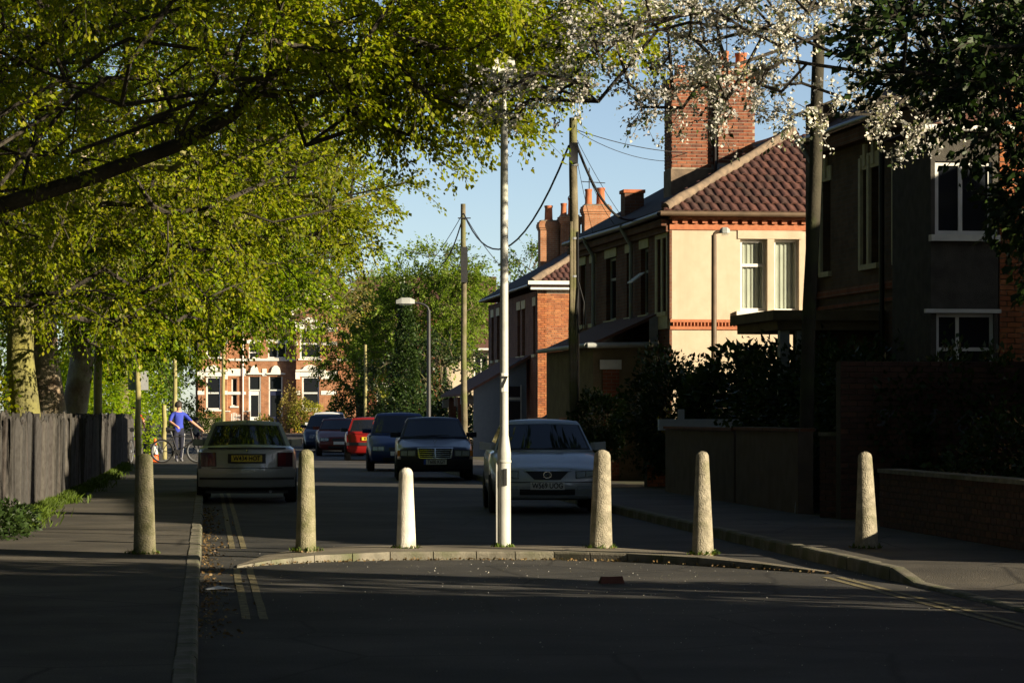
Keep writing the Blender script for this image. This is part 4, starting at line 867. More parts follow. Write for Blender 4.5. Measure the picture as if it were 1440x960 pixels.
lamp(603, 96, 4.75, 'grey swan-neck lamp with white lantern in front of the dark evergreens', -.45, 'dark_steel', head=(.6,.22,.2), r=.07)
pole('wooden_post', 'slim pale post among the dark trees at the street end', 'post', 514, 128, .2, 4.3, .07, .06, 'post_wood')
pole('wooden_post', 'tall mossy timber post against the board fence nearest the camera', 'post', 138, 76, .1, 5.2, .115, .1, 'post_wood')
sp = pole('sign_post', 'timber post carrying a grey sign plate seen from behind', 'sign', 194, 82, .1, 2.75, .085, .075, 'post_wood')
MB().box(-.28,.27,.085,.1,2.08,2.6).build('sign_plate', 'sign_grey', sp); MB().box(-.28,.27,.101,.108,2.08,2.6).build('sign_face', 'number_white', sp); MB().tube([(-.09,.07,2.2),(.09,.07,2.2)], .02, 5).tube([(-.09,.07,2.5),(.09,.07,2.5)], .02, 5).build('clamp', 'lead', sp)
pole('wooden_post', 'low pale post standing behind the traffic cone', 'post', 231, 93, .1, 1.7, .075, .07, 'post_wood')
pole('wooden_post', 'slim sunlit post above the head of the person in blue', 'post', 246, 100, .1, 3.6, .075, .065, 'post_wood')
pole('wooden_post', 'slim post in front of the left bay of the far brick houses', 'post', 314, 130, .2, 5.6, .085, .07, 'post_wood')
# ---- overhead wires
def wire(label, a, b, sag, r=.008, kink=None):
    a, b = Vector(a), Vector(b); pts = [a + (b-a)*u/16 - Vector((0,0,sag*4*(u/16)*(1-u/16))) for u in range(17)]
    o = MB().tube(pts, r, 5).build('overhead_wire', 'wire'); return tag(o, label, 'wire', 'overhead wires')
top = Pz(803, 180, 59)
wire('thick sagging cable from the timber pole across to the far pole', Pz(800,205,59), Pz(652,300,93), 1.55, .022)
wire('dark loop of cable dropping from the timber pole to the cream terrace', Pz(806,190,59), Pz(905,300,66), .7, .028)
wire('thin wire fanning from the timber pole to the chimney', top, Pz(1000,215,68), .15, .009)
wire('second thin wire from the timber pole to the cream roof', top, Pz(985,222,70), .3, .007)
wire('thin wire from the timber pole to the middle of the terrace eaves', top, Pz(880,312,67), .1, .006)
wire('thin wire from the timber pole to the far terrace eaves', top, Pz(835,332,70), .1, .006)
wire('thin wire from the timber pole to the roof dormer', top, Pz(868,320,68), .25, .006)
wire('thin wire from the far pole to the orange terrace', Pz(652,300,93), Pz(715,385,100), .15, .012)
wire('thin wire from the far pole down into the green tree', Pz(651,300,93), Pz(585,390,120), .2, .012)
wire('black cable from the far pole sagging towards the trees', Pz(651,305,93), Pz(620,372,110), .3, .022)
# ------------------------------------------------------------------ litter, cone, bins, small things
cn = thing('traffic_cone', 'orange and white traffic cone beside the bicycle', 'cone', Px(218, 86, .12), 0)
MB().box(-.17,.17,-.17,.17,0,.035).build('base', 'cone_orange', cn)
for a, b, m_ in ((.035,.25,'cone_orange'),(.25,.5,'cone_white'),(.5,.7,'cone_orange')):
    r = lambda z: .135 - .105*(z-.035)/.665
    MB().lathe([(r(a),a),(r(b),b)], 18).build('sleeve', m_, cn, smooth=40)
pb = thing('plastic_bag', 'crumpled white litter in the weeds below the fence', 'litter', R(37.4,-2.15,.2), 0)
rng = np.random.default_rng(5); th = np.linspace(0, 2*math.pi, 10, endpoint=False); V = [(0,0,.04)] + [(.055*math.cos(a)*(1+.3*math.sin(3*a)), .04*math.sin(a), .02+.045*math.sin(2*a+1)) for a in th]
MB().add(V, [(0,i+1,(i+1)%10+1) for i in range(10)]).build('sheet', 'litter_white', pb)
lt = thing('litter_paper', 'flattened white wrapper lying in the left gutter', 'litter', R(25.6,.12,.006), 0)
MB().add([(-.12,-.05,.0),(.1,-.07,.012),(.13,.05,.0),(-.02,.03,.03),(-.14,.06,.004)], [(0,1,3),(1,2,3),(3,2,4),(0,3,4)]).build('sheet', 'litter_white', lt)
bd = MB().add([(-.11,-.05,0),(.11,-.05,0),(.11,.05,0),(-.11,.05,0),(-.1,-.045,.06),(.09,-.04,.065),(.1,.04,.05),(-.09,.045,.06)], [(0,3,2,1),(4,5,6,7),(0,1,5,4),(1,2,6,5),(2,3,7,6),(3,0,4,7)]).build('loose_brick', 'brick_debris', None, Px(860, 26.6, .002), .2); tag(bd, 'broken red brick lying on the road before the island', 'brick')
global_gut = []
def scatter(name, label, n, f, size, mat, seed, flat=True):
    global rng
    rng = np.random.default_rng(seed); P = np.array([f() for _ in range(n)]); q = leaf_quads(P, rng.normal(0,1,P.shape)*np.array([1,1,.12]), size, .6, .12, 0)
    o = link(name, quads_mesh(name, q, mat)); tag(o, label, 'litter', None, 'stuff'); return o
scatter('leaf_litter', 'brown leaf litter and petals lying in the left gutter', 900, lambda: R(*((D:=float(rng.uniform(20,48))), float(abs(rng.normal(0,.13))-.05)), .012), .035, 'litter_leaf', 3)
scatter('fallen_petals', 'pale petals and grit scattered over the road', 900, lambda: R(float(16+18*rng.beta(2,1.6)), float(np.clip(rng.normal(3.4,2.0),0,6.2)), .008), .011, 'blossom', 4)
scatter('kerb_debris', 'dry leaves lying along the front of the kerbed island', 500, lambda: R(*((lambda t: (float(np.interp(t,[a for a,_ in fr],[b for _,b in fr]))-abs(float(rng.normal(0,.08))), t))(float(rng.uniform(.4,5.9)))), .012), .03, 'litter_leaf', 6)
def grass(name, label, n, f, h, seed, mat='grass_blade'):
    global rng
    rng = np.random.default_rng(seed); P = np.array([f() for _ in range(n)]); d = rng.normal(0,.35,(n,3)); d[:,2] = 1; d = unit(d); s = rng.uniform(.5,1.3,(n,1))*h; w = unit(np.cross(d, rng.normal(0,1,(n,3))))*.008
    b = rng.normal(0,.25,(n,3))*[1,1,.2]; o = link(name, quads_mesh(name, np.stack([P-w, P+w, P+(d+b*.5)*s*.7+w*.7, P+(d+b)*s], axis=1), mat)); return tag(o, label, 'grass', None, 'stuff')
def gpos():
    D = float(rng.uniform(36,80)); clump = .5+.5*math.sin(D*1.9)+.3*math.sin(D*.7); wd = .06+.2*max(0,clump)
    if D < 42: wd += .08
    return R(D, fence_t(D)+.04+abs(float(rng.normal(0,wd*.6))), .115)
grass('verge_grass', 'tufts of bright grass and weeds along the foot of the fence', 12000, gpos, .13, 8)
lb = thing('recycling_bin', 'bright blue lid of a bin behind the low brick wall', 'bin', R(71.5,8.7,.1), 0)
MB().prism([(-.28,0),(.28,0),(.3,1.2),(-.3,1.2)], -.3, .3).build('body', 'bin_blue', lb); MB().box(-.62,.62,-.34,.34,1.2,1.34).build('lid', 'bin_blue', lb)
# far garden wall and its hydrant plate
fw2 = brick_wall('low red brick garden wall with yellow hydrant plate at the street end', Px(408,164.5,.47), Px(497,164.5,.47), .85, mat='brick_orange', cope='terracotta_trim', group='far garden walls')
hp = MB().box(.3,.62,-.03,-.005,.08,.55).build('hydrant_plate', 'hydrant_yellow', fw2)
MB().box(.36,.40,-.036,-.031,.13,.5).box(.52,.56,-.036,-.031,.13,.5).box(.401,.519,-.036,-.031,.3,.34).build('plate_letter', 'number_black', hp)
brick_wall('pale rendered garden wall in the sun left of the gate', Px(262,164.5,.47), Px(318,164.5,.47), .85, mat='cream_render', cope='ridge_mortar', group='far garden walls')
for px, lb_ in ((318,'brick gate pier beside the white gate, nearer the pale wall'), (346,'brick gate pier on the door side of the white gate')):
    brick_wall(lb_, Px(px-4,164.2,.47), Px(px+5,164.2,.47), 1.25, .35, mat='brick_orange', cope='white_stone', name='gate_pier', group='far gate piers')
gt = thing('garden_gate', 'small white picket gate between two brick piers', 'gate', Px(325,164.3,.47), 0)
for i in range(6): MB().box(i*.09,i*.09+.05,0,.03,.1,1.1+.06*math.sin(i)).build('picket', 'white_paint', gt)
MB().box(-.02,.5,.031,.06,.35,.42).box(-.02,.5,.031,.06,.85,.92).build('rail', 'white_paint', gt)
# ------------------------------------------------------------------ cars
def make_car(label, loc, rz, S, group='cars parked along the road'):
    car = thing('parked_car', label, 'car', loc, rz, group)
    L, W = S['L'], S['W']; hw = W/2; bow_f, bow_r = S.get('bow',(.22,.16)); belt, roof = S['belt'], S['H']
    top = S['top']                       # centre line of bonnet / belt / boot: (y, z)
    ty, tz = [a for a,_ in top], [b for _,b in top]
    lean_f = S.get('lean_f', ([.2,.32,.5,.62,.75],[.09,.0,.0,.06,.16])); lean_r = S.get('lean_r', ([.2,.35,.55,.8,1.0],[-.1,0.,-.01,-.03,-.09]))
    ys = np.unique(np.concatenate([np.linspace(0,.5,6), np.linspace(.5,L-.5,14), np.linspace(L-.5,L,6)]))
    def wid(y): 
        a = min(1,y/.9); b = min(1,(L-y)/.9); return hw*(.90+.10*(1-(1-a)**2.2))*(.92+.08*(1-(1-b)**2.2))
    def bend(x, y, z):
        u = min(1,(x/hw)**2); ff = max(0,1-y/1.0)**1.5; fb = max(0,1-(L-y)/1.0)**1.5
        return y + ff*(bow_f*u + np.interp(z,*lean_f)) + fb*(-bow_r*u + np.interp(z,*lean_r))
    def sec(y):
        w = wid(y); zt = np.interp(y, ty, tz); zb = .2 + .04*max(0,1-y/.4) + .06*max(0,1-(L-y)/.5)
        return [(0,zb),(.78*w,zb),(.94*w,zb+.05),(.985*w,zb+.16),(w,min(zt-.2,.52)),(.995*w,zt-.13),(.965*w,zt-.055),(.88*w,zt-.012),(.5*w,zt+.012),(0,zt+.02)]
    mb = MB(); V = []; k = 10
    for y in ys:
        s = sec(y)
        V += [(x, bend(x,y,z), z) for x,z in s] + [(-x, bend(x,y,z), z) for x,z in s[1:-1][::-1]]
    n = 2*k-2; Fc = [(i*n+j, i*n+(j+1)%n, (i+1)*n+(j+1)%n, (i+1)*n+j) for i in range(len(ys)-1) for j in range(n)]
    mb.add(V, Fc)
    for y in (ys[0], ys[-1]):            # bowed end caps
        s = sec(y); m_ = 12; V = []
        for x, z in s:
            for q in range(m_+1): xx = -x + 2*x*q/m_; V.append((xx, bend(xx,y,z), z))
        mb.add(V, [(i*(m_+1)+q, i*(m_+1)+q+1, (i+1)*(m_+1)+q+1, (i+1)*(m_+1)+q) for i in range(k-1) for q in range(m_)])
    me = mb.mesh('body', S['paint'], None, False); bm = bmesh.new(); bm.from_mesh(me); bmesh.ops.remove_doubles(bm, verts=bm.verts, dist=.0015); bmesh.ops.dissolve_degenerate(bm, edges=bm.edges, dist=.0005); bmesh.ops.recalc_face_normals(bm, faces=bm.faces); bm.to_mesh(me); bm.free()
    me.shade_smooth(); me.set_sharp_from_angle(angle=math.radians(38)); body = link('body', me, car)
    # cabin
    y0, y1, r0, r1 = S['cabin']           # screen base, rear glass base, roof front, roof back
    wb, wr = hw*S.get('wb',.9), hw*S.get('wr',.71)
    def ring(ya, yb, w, bowf, bowr, z, crown):
        P = []
        for q in range(9): u = -1+2*q/8; P.append((u*w, ya+bowf*u*u, z+crown*(1-u*u)))
        for q in range(1,6): P.append((w, ya+bowf+(yb-bowr-ya-bowf)*q/6, z))
        for q in range(9): u = 1-2*q/8; P.append((u*w, yb-bowr*u*u, z+crown*(1-u*u)))
        for q in range(1,6): P.append((-w, yb-bowr+(ya+bowf-yb+bowr)*q/6, z))
        return P
    rgs = [ring(y0-.02,y1+.02,wb,.2,.14,belt-.06,0), ring(y0,y1,wb*.995,.2,.14,belt,0), ring(r0,r1,wr,.12,.1,roof-.075,.02), ring(r0+.07,r1-.07,wr*.93,.1,.08,roof-.03,.02), ring(r0+.3,r1-.3,wr*.6,.05,.05,roof-.01,.012)]
    n = len(rgs[0]); mb = MB(); mb.add([p for r in rgs for p in r], [(i*n+j, i*n+(j+1)%n, (i+1)*n+(j+1)%n, (i+1)*n+j) for i in range(len(rgs)-1) for j in range(n)] + [tuple(4*n+j for j in range(n))])
    mb.build('cabin', S['paint'], car, smooth=35)
    A, B = [Vector(p) for p in rgs[1]], [Vector(p) for p in rgs[2]]
    def pane(name, i0, i1, e0, e1, v0, v1, off, mat=None):
        m_ = 8; V = []; row = A[i0:i1+1] if i1 < n else A[i0:]+[A[0]]; rowb = B[i0:i1+1] if i1 < n else B[i0:]+[B[0]]
        def at(l, u): x = u*(len(l)-1); a = min(int(x), len(l)-2); return l[a] + (l[a+1]-l[a])*(x-a)
        c = Vector((0,(y0+y1)/2,(belt+roof)/2))
        for v in (v0, (v0+v1)/2, v1):
            for q in range(m_+1):
                u = e0+(e1-e0)*q/m_; a, b = at(row,u), at(rowb,u); p = a+(b-a)*v
                du = at(row,min(1,u+.02))-at(row,max(0,u-.02)); nrm = du.cross(b-a).normalized()
                if nrm.dot(p-c) < 0: nrm = -nrm
                V.append(p+nrm*off)
        return MB().add(V, [(i*(m_+1)+q, i*(m_+1)+q+1, (i+1)*(m_+1)+q+1, (i+1)*(m_+1)+q) for i in range(2) for q in range(m_)]).build(name, mat or 'car_glass', car, smooth=60)
    pane('windscreen_seal', 0, 8, .02, .98, .02, .95, .004, 'black_trim'); pane('windscreen', 0, 8, .045, .955, .06, .92, .008)
    pane('rear_window_seal', 14, 22, .05, .95, .06, .95, .004, 'black_trim'); pane('rear_window', 14, 22, .075, .925, .1, .92, .008)
    for i0, i1 in ((8,14),(22,28)): pane('side_window', i0, i1, .1, .5, .1, .86, .006); pane('side_window', i0, i1, .54, .9, .1, .86, .006)
    # wheels
    wr_ = S.get('wheel',.3)
    for yy in (S.get('ax_f',.82), L-S.get('ax_r',.95)):
        for s in (-1,1):
            x = s*(hw*.985); MB().lathe([(wr_*1.13,0),(wr_*1.13,.012)], 24).build('wheel_arch', 'black_trim', car, (x-.006*s, yy, wr_+.02), rot=(0, math.pi/2*s, 0))
            t = MB().lathe([(wr_*.62,-.1),(wr_*.93,-.1),(wr_,-.07),(wr_,.07),(wr_*.93,.1),(wr_*.62,.1)], 24).build('wheel', 'tyre', car, (s*(hw-.09), yy, wr_), rot=(0, math.pi/2*s, 0), smooth=30)
            rm = MB().lathe([(wr_*.62,.085),(wr_*.6,.1),(wr_*.52,.075),(wr_*.2,.07),(wr_*.16,.095),(.01,.095)], 16).build('rim', S.get('rim','rim_alloy'), t, smooth=40)
    # mirrors
    for s in (-1,1):
        MB().add([(s*(wb-.02), y0+.42, belt+.02),(s*(wb+.05), y0+.40, belt+.0),(s*(wb+.05),y0+.40,belt+.12),(s*(wb-.02),y0+.42,belt+.12),
                  (s*(wb+.22),y0+.42,belt+.01),(s*(wb+.22),y0+.42,belt+.13),(s*(wb+.2),y0+.5,belt+.01),(s*(wb+.2),y0+.5,belt+.13),(s*(wb+.03),y0+.5,belt+.01),(s*(wb+.03),y0+.5,belt+.12)],
                 [(0,1,2,3),(1,4,5,2),(4,6,7,5),(6,8,9,7),(8,1,2,9),(2,5,7,9),(1,8,6,4)]).build('wing_mirror', S.get('mirror', S['paint']), car)
    # front / rear surface patches
    def patch(name, end, q, off, mat, parent=car, th=.02, m_=8):
        """q: four (x,z) corners: bottom-left, bottom-right, top-right, top-left"""
        V = []
        for lay in (0, 1):
            for v in (0,.5,1):
                for u in range(m_+1):
                    u_ = u/m_; bl, br_, tr, tl = [Vector(p) for p in q]
                    p = (bl*(1-u_)+br_*u_)*(1-v) + (tl*(1-u_)+tr*u_)*v
                    y = bend(p.x, 0., p.y) - off + lay*th if end == 'f' else bend(p.x, L, p.y) + off - lay*th
                    V.append((p.x, y, p.y))
        w = m_+1; N3 = 3*w; Fc = []
        for i in range(2):
            for u in range(m_): a = i*w+u; Fc += [(a,a+1,a+w+1,a+w), (N3+a,N3+a+w,N3+a+w+1,N3+a+1)]
        bd = [*range(w), *[w*2-1], *range(3*w-1, 2*w-1, -1), w]
        for a, b in zip(bd, bd[1:]+bd[:1]): Fc.append((a, b, N3+b, N3+a))
        return MB().add(V, Fc).build(name, mat, parent, smooth=40)
    rect = lambda x0,x1,z0,z1: [(x0,z0),(x1,z0),(x1,z1),(x0,z1)]
    S['detail'](car, patch, rect, bend, L, hw, text)
    return car
def plate(car, patch, rect, end, body, z, mat, bend, L, h=.11, blue=False, w=.26, x=0):
    p = patch('number_plate', end, rect(x-w,x+w,z-h/2,z+h/2), .03, mat, car, .015)
    yy = (bend(x,0,z)-.034) if end == 'f' else bend(x,L,z)+.034
    rot = (math.pi/2,0,0) if end == 'f' else (math.pi/2,0,math.pi)
    text(p, body, (x+(.025 if blue and end=='f' else 0), yy, z), .115, 'number_black', rot, 'plate_letters', .80, .002)
    if blue: patch('plate_band', end, rect(x-w,x-w+.05,z-h/2,z+h/2), .035, 'eu_blue', p, .01)
def lampset(patch, h, q):
    bl, br_, tr, tl = [Vector(p) for p in q]; f = lambda u, v: tuple((bl*(1-u)+br_*u)*(1-v)+(tl*(1-u)+tr*u)*v)
    for a, b in ((.06,.44),(.5,.93)): patch('reflector', 'f', [f(a,.15),f(b,.15),f(b,.85),f(a,.85)], .014, 'lamp_reflector', h, .003)
    patch('lens', 'f', q, .022, 'lamp_glass', h, .004)
def mazda(car, patch, rect, bend, L, hw, text):
    g = patch('grille', 'f', [(-.2,.52),(.2,.52),(.33,.645),(-.33,.645)], .012, 'black_trim'); patch('grille_rim', 'f', rect(-.36,.36,.648,.665), .018, 'chrome', g)
    bz = MB().tube([(.06*math.cos(a/14*2*math.pi), bend(0,0,.59)-.03, .59+.048*math.sin(a/14*2*math.pi)) for a in range(15)], .007, 6).tube([(-.05,bend(0,0,.59)-.032,.60),(-.02,bend(0,0,.59)-.032,.585),(0,bend(0,0,.59)-.032,.60),(.02,bend(0,0,.59)-.032,.585),(.05,bend(0,0,.59)-.032,.60)], .006, 5); bz.build('badge', 'chrome', g)
    for s in (-1,1):
        a, b = .43*s, .76*s; q = [(a,.53),(b,.565),(b,.66),(a,.65)] if s > 0 else [(b,.565),(a,.53),(a,.65),(b,.66)]
        h = patch('headlight', 'f', q, .008, 'black_trim'); lampset(patch, h, q)
        patch('fog_lamp', 'f', rect(min(.45*s,.66*s),max(.45*s,.66*s),.36,.43), .014, 'lamp_glass')
    patch('air_intake', 'f', rect(-.42,.42,.285,.375), .01, 'black_trim'); patch('bumper_line', 'f', rect(-.8,.8,.475,.487), .006, 'black_trim')
    patch('bumper_lip', 'f', rect(-.74,.74,.235,.275), .03, 'paint_silver_blue', car, .05); plate(car, patch, rect, 'f', 'W569 UOG', .425, 'number_white', bend, L)
    MB().tube([(-.55,1.02,.955),(-.1,1.07,.985),(.3,1.05,.985)], .008, 5).build('wiper', 'black_trim', car)
def merc(car, patch, rect, bend, L, hw, text):
    g = patch('grille', 'f', [(-.36,.52),(.36,.52),(.40,.74),(-.40,.74)], .03, 'black_trim')
    for q in (rect(-.41,.41,.735,.76), rect(-.36,.36,.508,.525), [(-.375,.525),(-.345,.525),(-.375,.735),(-.41,.735)], [(.345,.525),(.375,.525),(.41,.735),(.375,.735)], rect(-.012,.012,.525,.735)): patch('grille_rim', 'f', q, .05, 'chrome', g, .03)
    for z in (.565,.61,.655,.7): patch('grille_bar', 'f', rect(-.36,.36,z-.005,z+.005), .038, 'chrome', g, .01)
    for s in (-1,1):
        q = rect(*sorted((.44*s,.8*s)),.55,.7); h = patch('headlight', 'f', q, .010, 'black_trim'); lampset(patch, h, q); patch('indicator', 'f', rect(*sorted((.8*s,.86*s)),.56,.69), .014, 'amber')
    patch('bumper', 'f', rect(-.86,.86,.26,.49), .05, 'black_trim', car, .08); plate(car, patch, rect, 'f', 'T600 KGY', .43, 'number_white', lambda x,y,z: bend(x,y,z)-(.05 if y == 0 else 0), L, .12, True)
    for o in car.children:
        if o.name.startswith('number_plate'): o.location.y -= .03
    MB().tube([(0,.28,.8),(0,.27,.88)], .004, 5).tube([(.035*math.cos(a/10*2*math.pi), .27, .915+.035*math.sin(a/10*2*math.pi)) for a in range(11)], .004, 5).build('bonnet_emblem', 'chrome', car)
    MB().tube([(-.5,1.12,1.0),(-.05,1.17,1.03),(.35,1.15,1.03)], .008, 5).build('wiper', 'black_trim', car)
def front_plain(pl=None):
    def f(car, patch, rect, bend, L, hw, text):
        patch('grille', 'f', rect(-.3,.3,.55,.64), .014, 'black_trim'); patch('air_intake', 'f', rect(-.45,.45,.27,.37), .012, 'black_trim')
        for s in (-1,1): q = rect(*sorted((.42*s,.74*s)),.54,.67); h = patch('headlight', 'f', q, .010, 'black_trim'); lampset(patch, h, q)
        patch('number_plate', 'f', rect(-.26,.26,.42,.53), .03, 'number_white')
    return f
def rover(car, patch, rect, bend, L, hw, text):
    f = patch('plate_recess', 'r', rect(-.32,.32,.68,.84), .016, 'black_trim'); plate(car, patch, rect, 'r', 'W434 HOT', .76, 'number_yellow', bend, L)
    for s in (-1,1):
        t = patch('tail_light', 'r', rect(*sorted((.52*s,.78*s)),.62,.86), .018, 'tail_dark'); patch('lens', 'r', rect(*sorted((.53*s,.66*s)),.64,.85), .024, 'tail_red', t, .008)
    patch('boot_seam', 'r', rect(-.6,.6,.595,.605), .01, 'black_trim'); patch('boot_lip', 'r', rect(-.66,.66,.925,.945), .03, 'black_trim', car, .03); b = patch('bumper', 'r', rect(-.82,.82,.28,.58), .06, 'paint_silver_green', car, .1); patch('bumper_strip', 'r', rect(-.8,.8,.40,.44), .068, 'black_trim', b, .02)
    MB().tube([(.0,L-.0,.9),(.0,L+.01,.88)], .02, 6).build('boot_badge', 'chrome', car); MB().tube([(0,L-1.35,1.36),(0,L-1.5,1.62)], .006, 4).build('aerial', 'black_trim', car)
    MB().tube([(-.4,L-.2,.2),(-.4,L+.02,.2)], .025, 8).build('exhaust', 'lead', car); MB().box(-.7,.7,L-.5,L-.12,.17,.21).build('underbody', 'black_trim', car)
def clio(car, patch, rect, bend, L, hw, text):
    plate(car, patch, rect, 'r', 'K18 HJO', .72, 'number_yellow', bend, L); patch('bumper_band', 'r', rect(-.76,.76,.5,.6), .03, 'black_trim')
    for s in (-1,1): patch('tail_light', 'r', rect(*sorted((.6*s,.76*s)),.62,.85), .018, 'tail_red')
    patch('badge', 'r', [(-.03,.89),(.03,.89),(.03,.95),(-.03,.95)], .02, 'chrome'); MB().tube([(-.35,L-.1,1.0),(.05,L-.16,1.12)], .008, 5).build('rear_wiper', 'black_trim', car)
def beetle(car, patch, rect, bend, L, hw, text):
    for s in (-1,1): MB().lathe([(.12,0),(.115,.03),(.06,.05)], 18).build('headlight', 'lamp_glass', car, (.5*s, bend(.5,0,.62)+.03, .62), rot=(math.pi/2,0,0))
    patch('bumper', 'f', rect(-.72,.72,.3,.45), .05, 'paint_dark_blue', car, .08); patch('number_plate', 'f', rect(-.26,.26,.33,.43), .06, 'number_white')
saloon = lambda **k: dict(dict(L=4.35,W=1.705,H=1.43,belt=.95,top=[(0,.66),(.1,.70),(.5,.80),(1.1,.93),(1.4,.96),(3.3,.98),(3.9,.97),(4.25,.94),(4.35,.9)],cabin=(1.0,3.95,1.75,3.1)), **k)
def at(px, D, dx=0, z=0): return Px(px, D, z)
def place(label, px, D, ang, S, rear=False):
    """px, D: middle of the end that faces the camera"""
    rz = math.radians(ang) + (math.pi if rear else 0)
    p = Px(px, D, .0)
    if rear: p = p + Vector((-math.sin(math.radians(ang))*S['L'], math.cos(math.radians(ang))*S['L'], 0))
    return make_car(label, p, rz, S)
place('silver-blue saloon parked facing the camera behind the island', 770, 45.2, 2.4, saloon(paint='paint_silver_blue', detail=mazda))
place('navy saloon with chrome grille parked facing the camera', 612, 68.0, 3.0, saloon(L=4.5, W=1.74, H=1.45, belt=.97, top=[(0,.72),(.06,.76),(.5,.83),(1.15,.95),(1.5,.98),(3.4,1.0),(4.1,.99),(4.4,.95),(4.5,.92)], cabin=(1.1,3.9,1.85,3.15), lean_f=([.2,.3,.5,.72,.78],[.08,0,0,.03,.08]), paint='paint_navy', detail=merc, bow=(.1,.1), mirror='paint_navy'))
place('taller blue car parked just behind the navy saloon', 563, 79.0, 3.4, saloon(L=4.2, W=1.72, H=1.56, belt=1.0, top=[(0,.7),(.1,.75),(.5,.86),(1.0,.98),(1.3,1.0),(3.3,1.02),(4.0,1.0),(4.2,.95)], cabin=(.85,4.1,1.6,3.6), paint='paint_blue', detail=front_plain()))
place('red hatchback parked with its back to the camera', 520, 97.5, 3.4, saloon(L=3.75, W=1.62, H=1.42, belt=.93, top=[(0,.66),(.1,.70),(.5,.80),(1.1,.92),(1.4,.95),(3.3,.98),(3.6,.96),(3.75,.92)], cabin=(1.0,3.72,1.6,3.2), ax_r=.62, paint='paint_red', detail=clio, bow=(.2,.1), mirror='black_trim', rim='tyre'), True)
place('dark maroon car parked between the white car and the red hatchback', 479, 108.5, 4.6, saloon(paint='paint_maroon', detail=front_plain(), H=1.38))
place('small dark car with round headlamps at the far end of the row', 457, 117, 3.0, saloon(L=4.0, W=1.7, H=1.5, belt=.98, top=[(0,.55),(.15,.68),(.5,.82),(1.0,.95),(1.3,1.0),(3.0,1.0),(3.7,.9),(4.0,.7)], cabin=(.9,3.7,1.7,2.7), paint='paint_dark_blue', detail=beetle, bow=(.3,.3)))
place('grey-green saloon parked at the park side kerb with its back to the camera', 347, 50.6, 4.9, saloon(L=4.5, W=1.69, H=1.40, belt=.94, top=[(0,.66),(.1,.70),(.5,.80),(1.1,.92),(1.4,.95),(3.4,.97),(3.9,.98),(4.4,.965),(4.5,.94)], cabin=(1.05,4.05,1.8,3.15), paint='paint_silver_green', detail=rover, mirror='paint_silver_green', bow=(.22,.28)), True)
place('white car showing its roof above the round-lamped dark car, farthest of all', 462, 123.5, 3.0, saloon(H=1.62, belt=1.05, cabin=(.8,4.1,1.5,3.6), paint='paint_white', detail=front_plain()))
def see_through(label, px, D, ang, roof):
    car = thing('parked_car', label, 'car', Px(px, D, .1), math.radians(ang), 'cars parked along the road')
    MB().prism([(-2.0,.25),(2.0,.25),(2.05,.6),(1.9,.9),(.9,.98),(-1.6,1.0),(-2.05,.85)], -.8, .8).build('body', 'paint_dark_blue', car)
    for s in (-.68,.68):
        MB().tube([(-1.35,s*1.1,.98),(-.62,s,roof-.06),(.1,s,roof),(.85,s,roof-.04),(1.35,s*1.1,1.0)], .035, 6).build('roof_frame', 'paint_dark_blue', car); MB().tube([(.12,s,roof),(.2,s*1.1,.98)], .04, 6).build('pillar', 'black_trim', car)
        MB().add([(-1.3,s*1.08,1.0),(1.3,s*1.08,1.0),(.8,s*.99,roof-.07),(-.58,s*.99,roof-.09)],[(0,1,2,3)]).build('side_window', 'clear_glass', car)
    MB().box(-.55,.8,-.68,.68,roof-.01,roof+.02).build('roof', 'paint_dark_blue', car); MB().tube([(-.1,0,.9),(-.15,0,1.25)], .14, 8).build('seat', 'black_trim', car)
    for x in (-1.25,1.25):
        for s in (-1,1): MB().lathe([(.19,-.09),(.3,-.09),(.3,.09),(.19,.09)], 20).build('wheel', 'tyre', car, (x,.74*s,.2), rot=(math.pi/2,0,0), smooth=30)
    return car
see_through('dark car side-on in the drive, windows showing the orange wall behind', 808, 80, 3, 1.48)
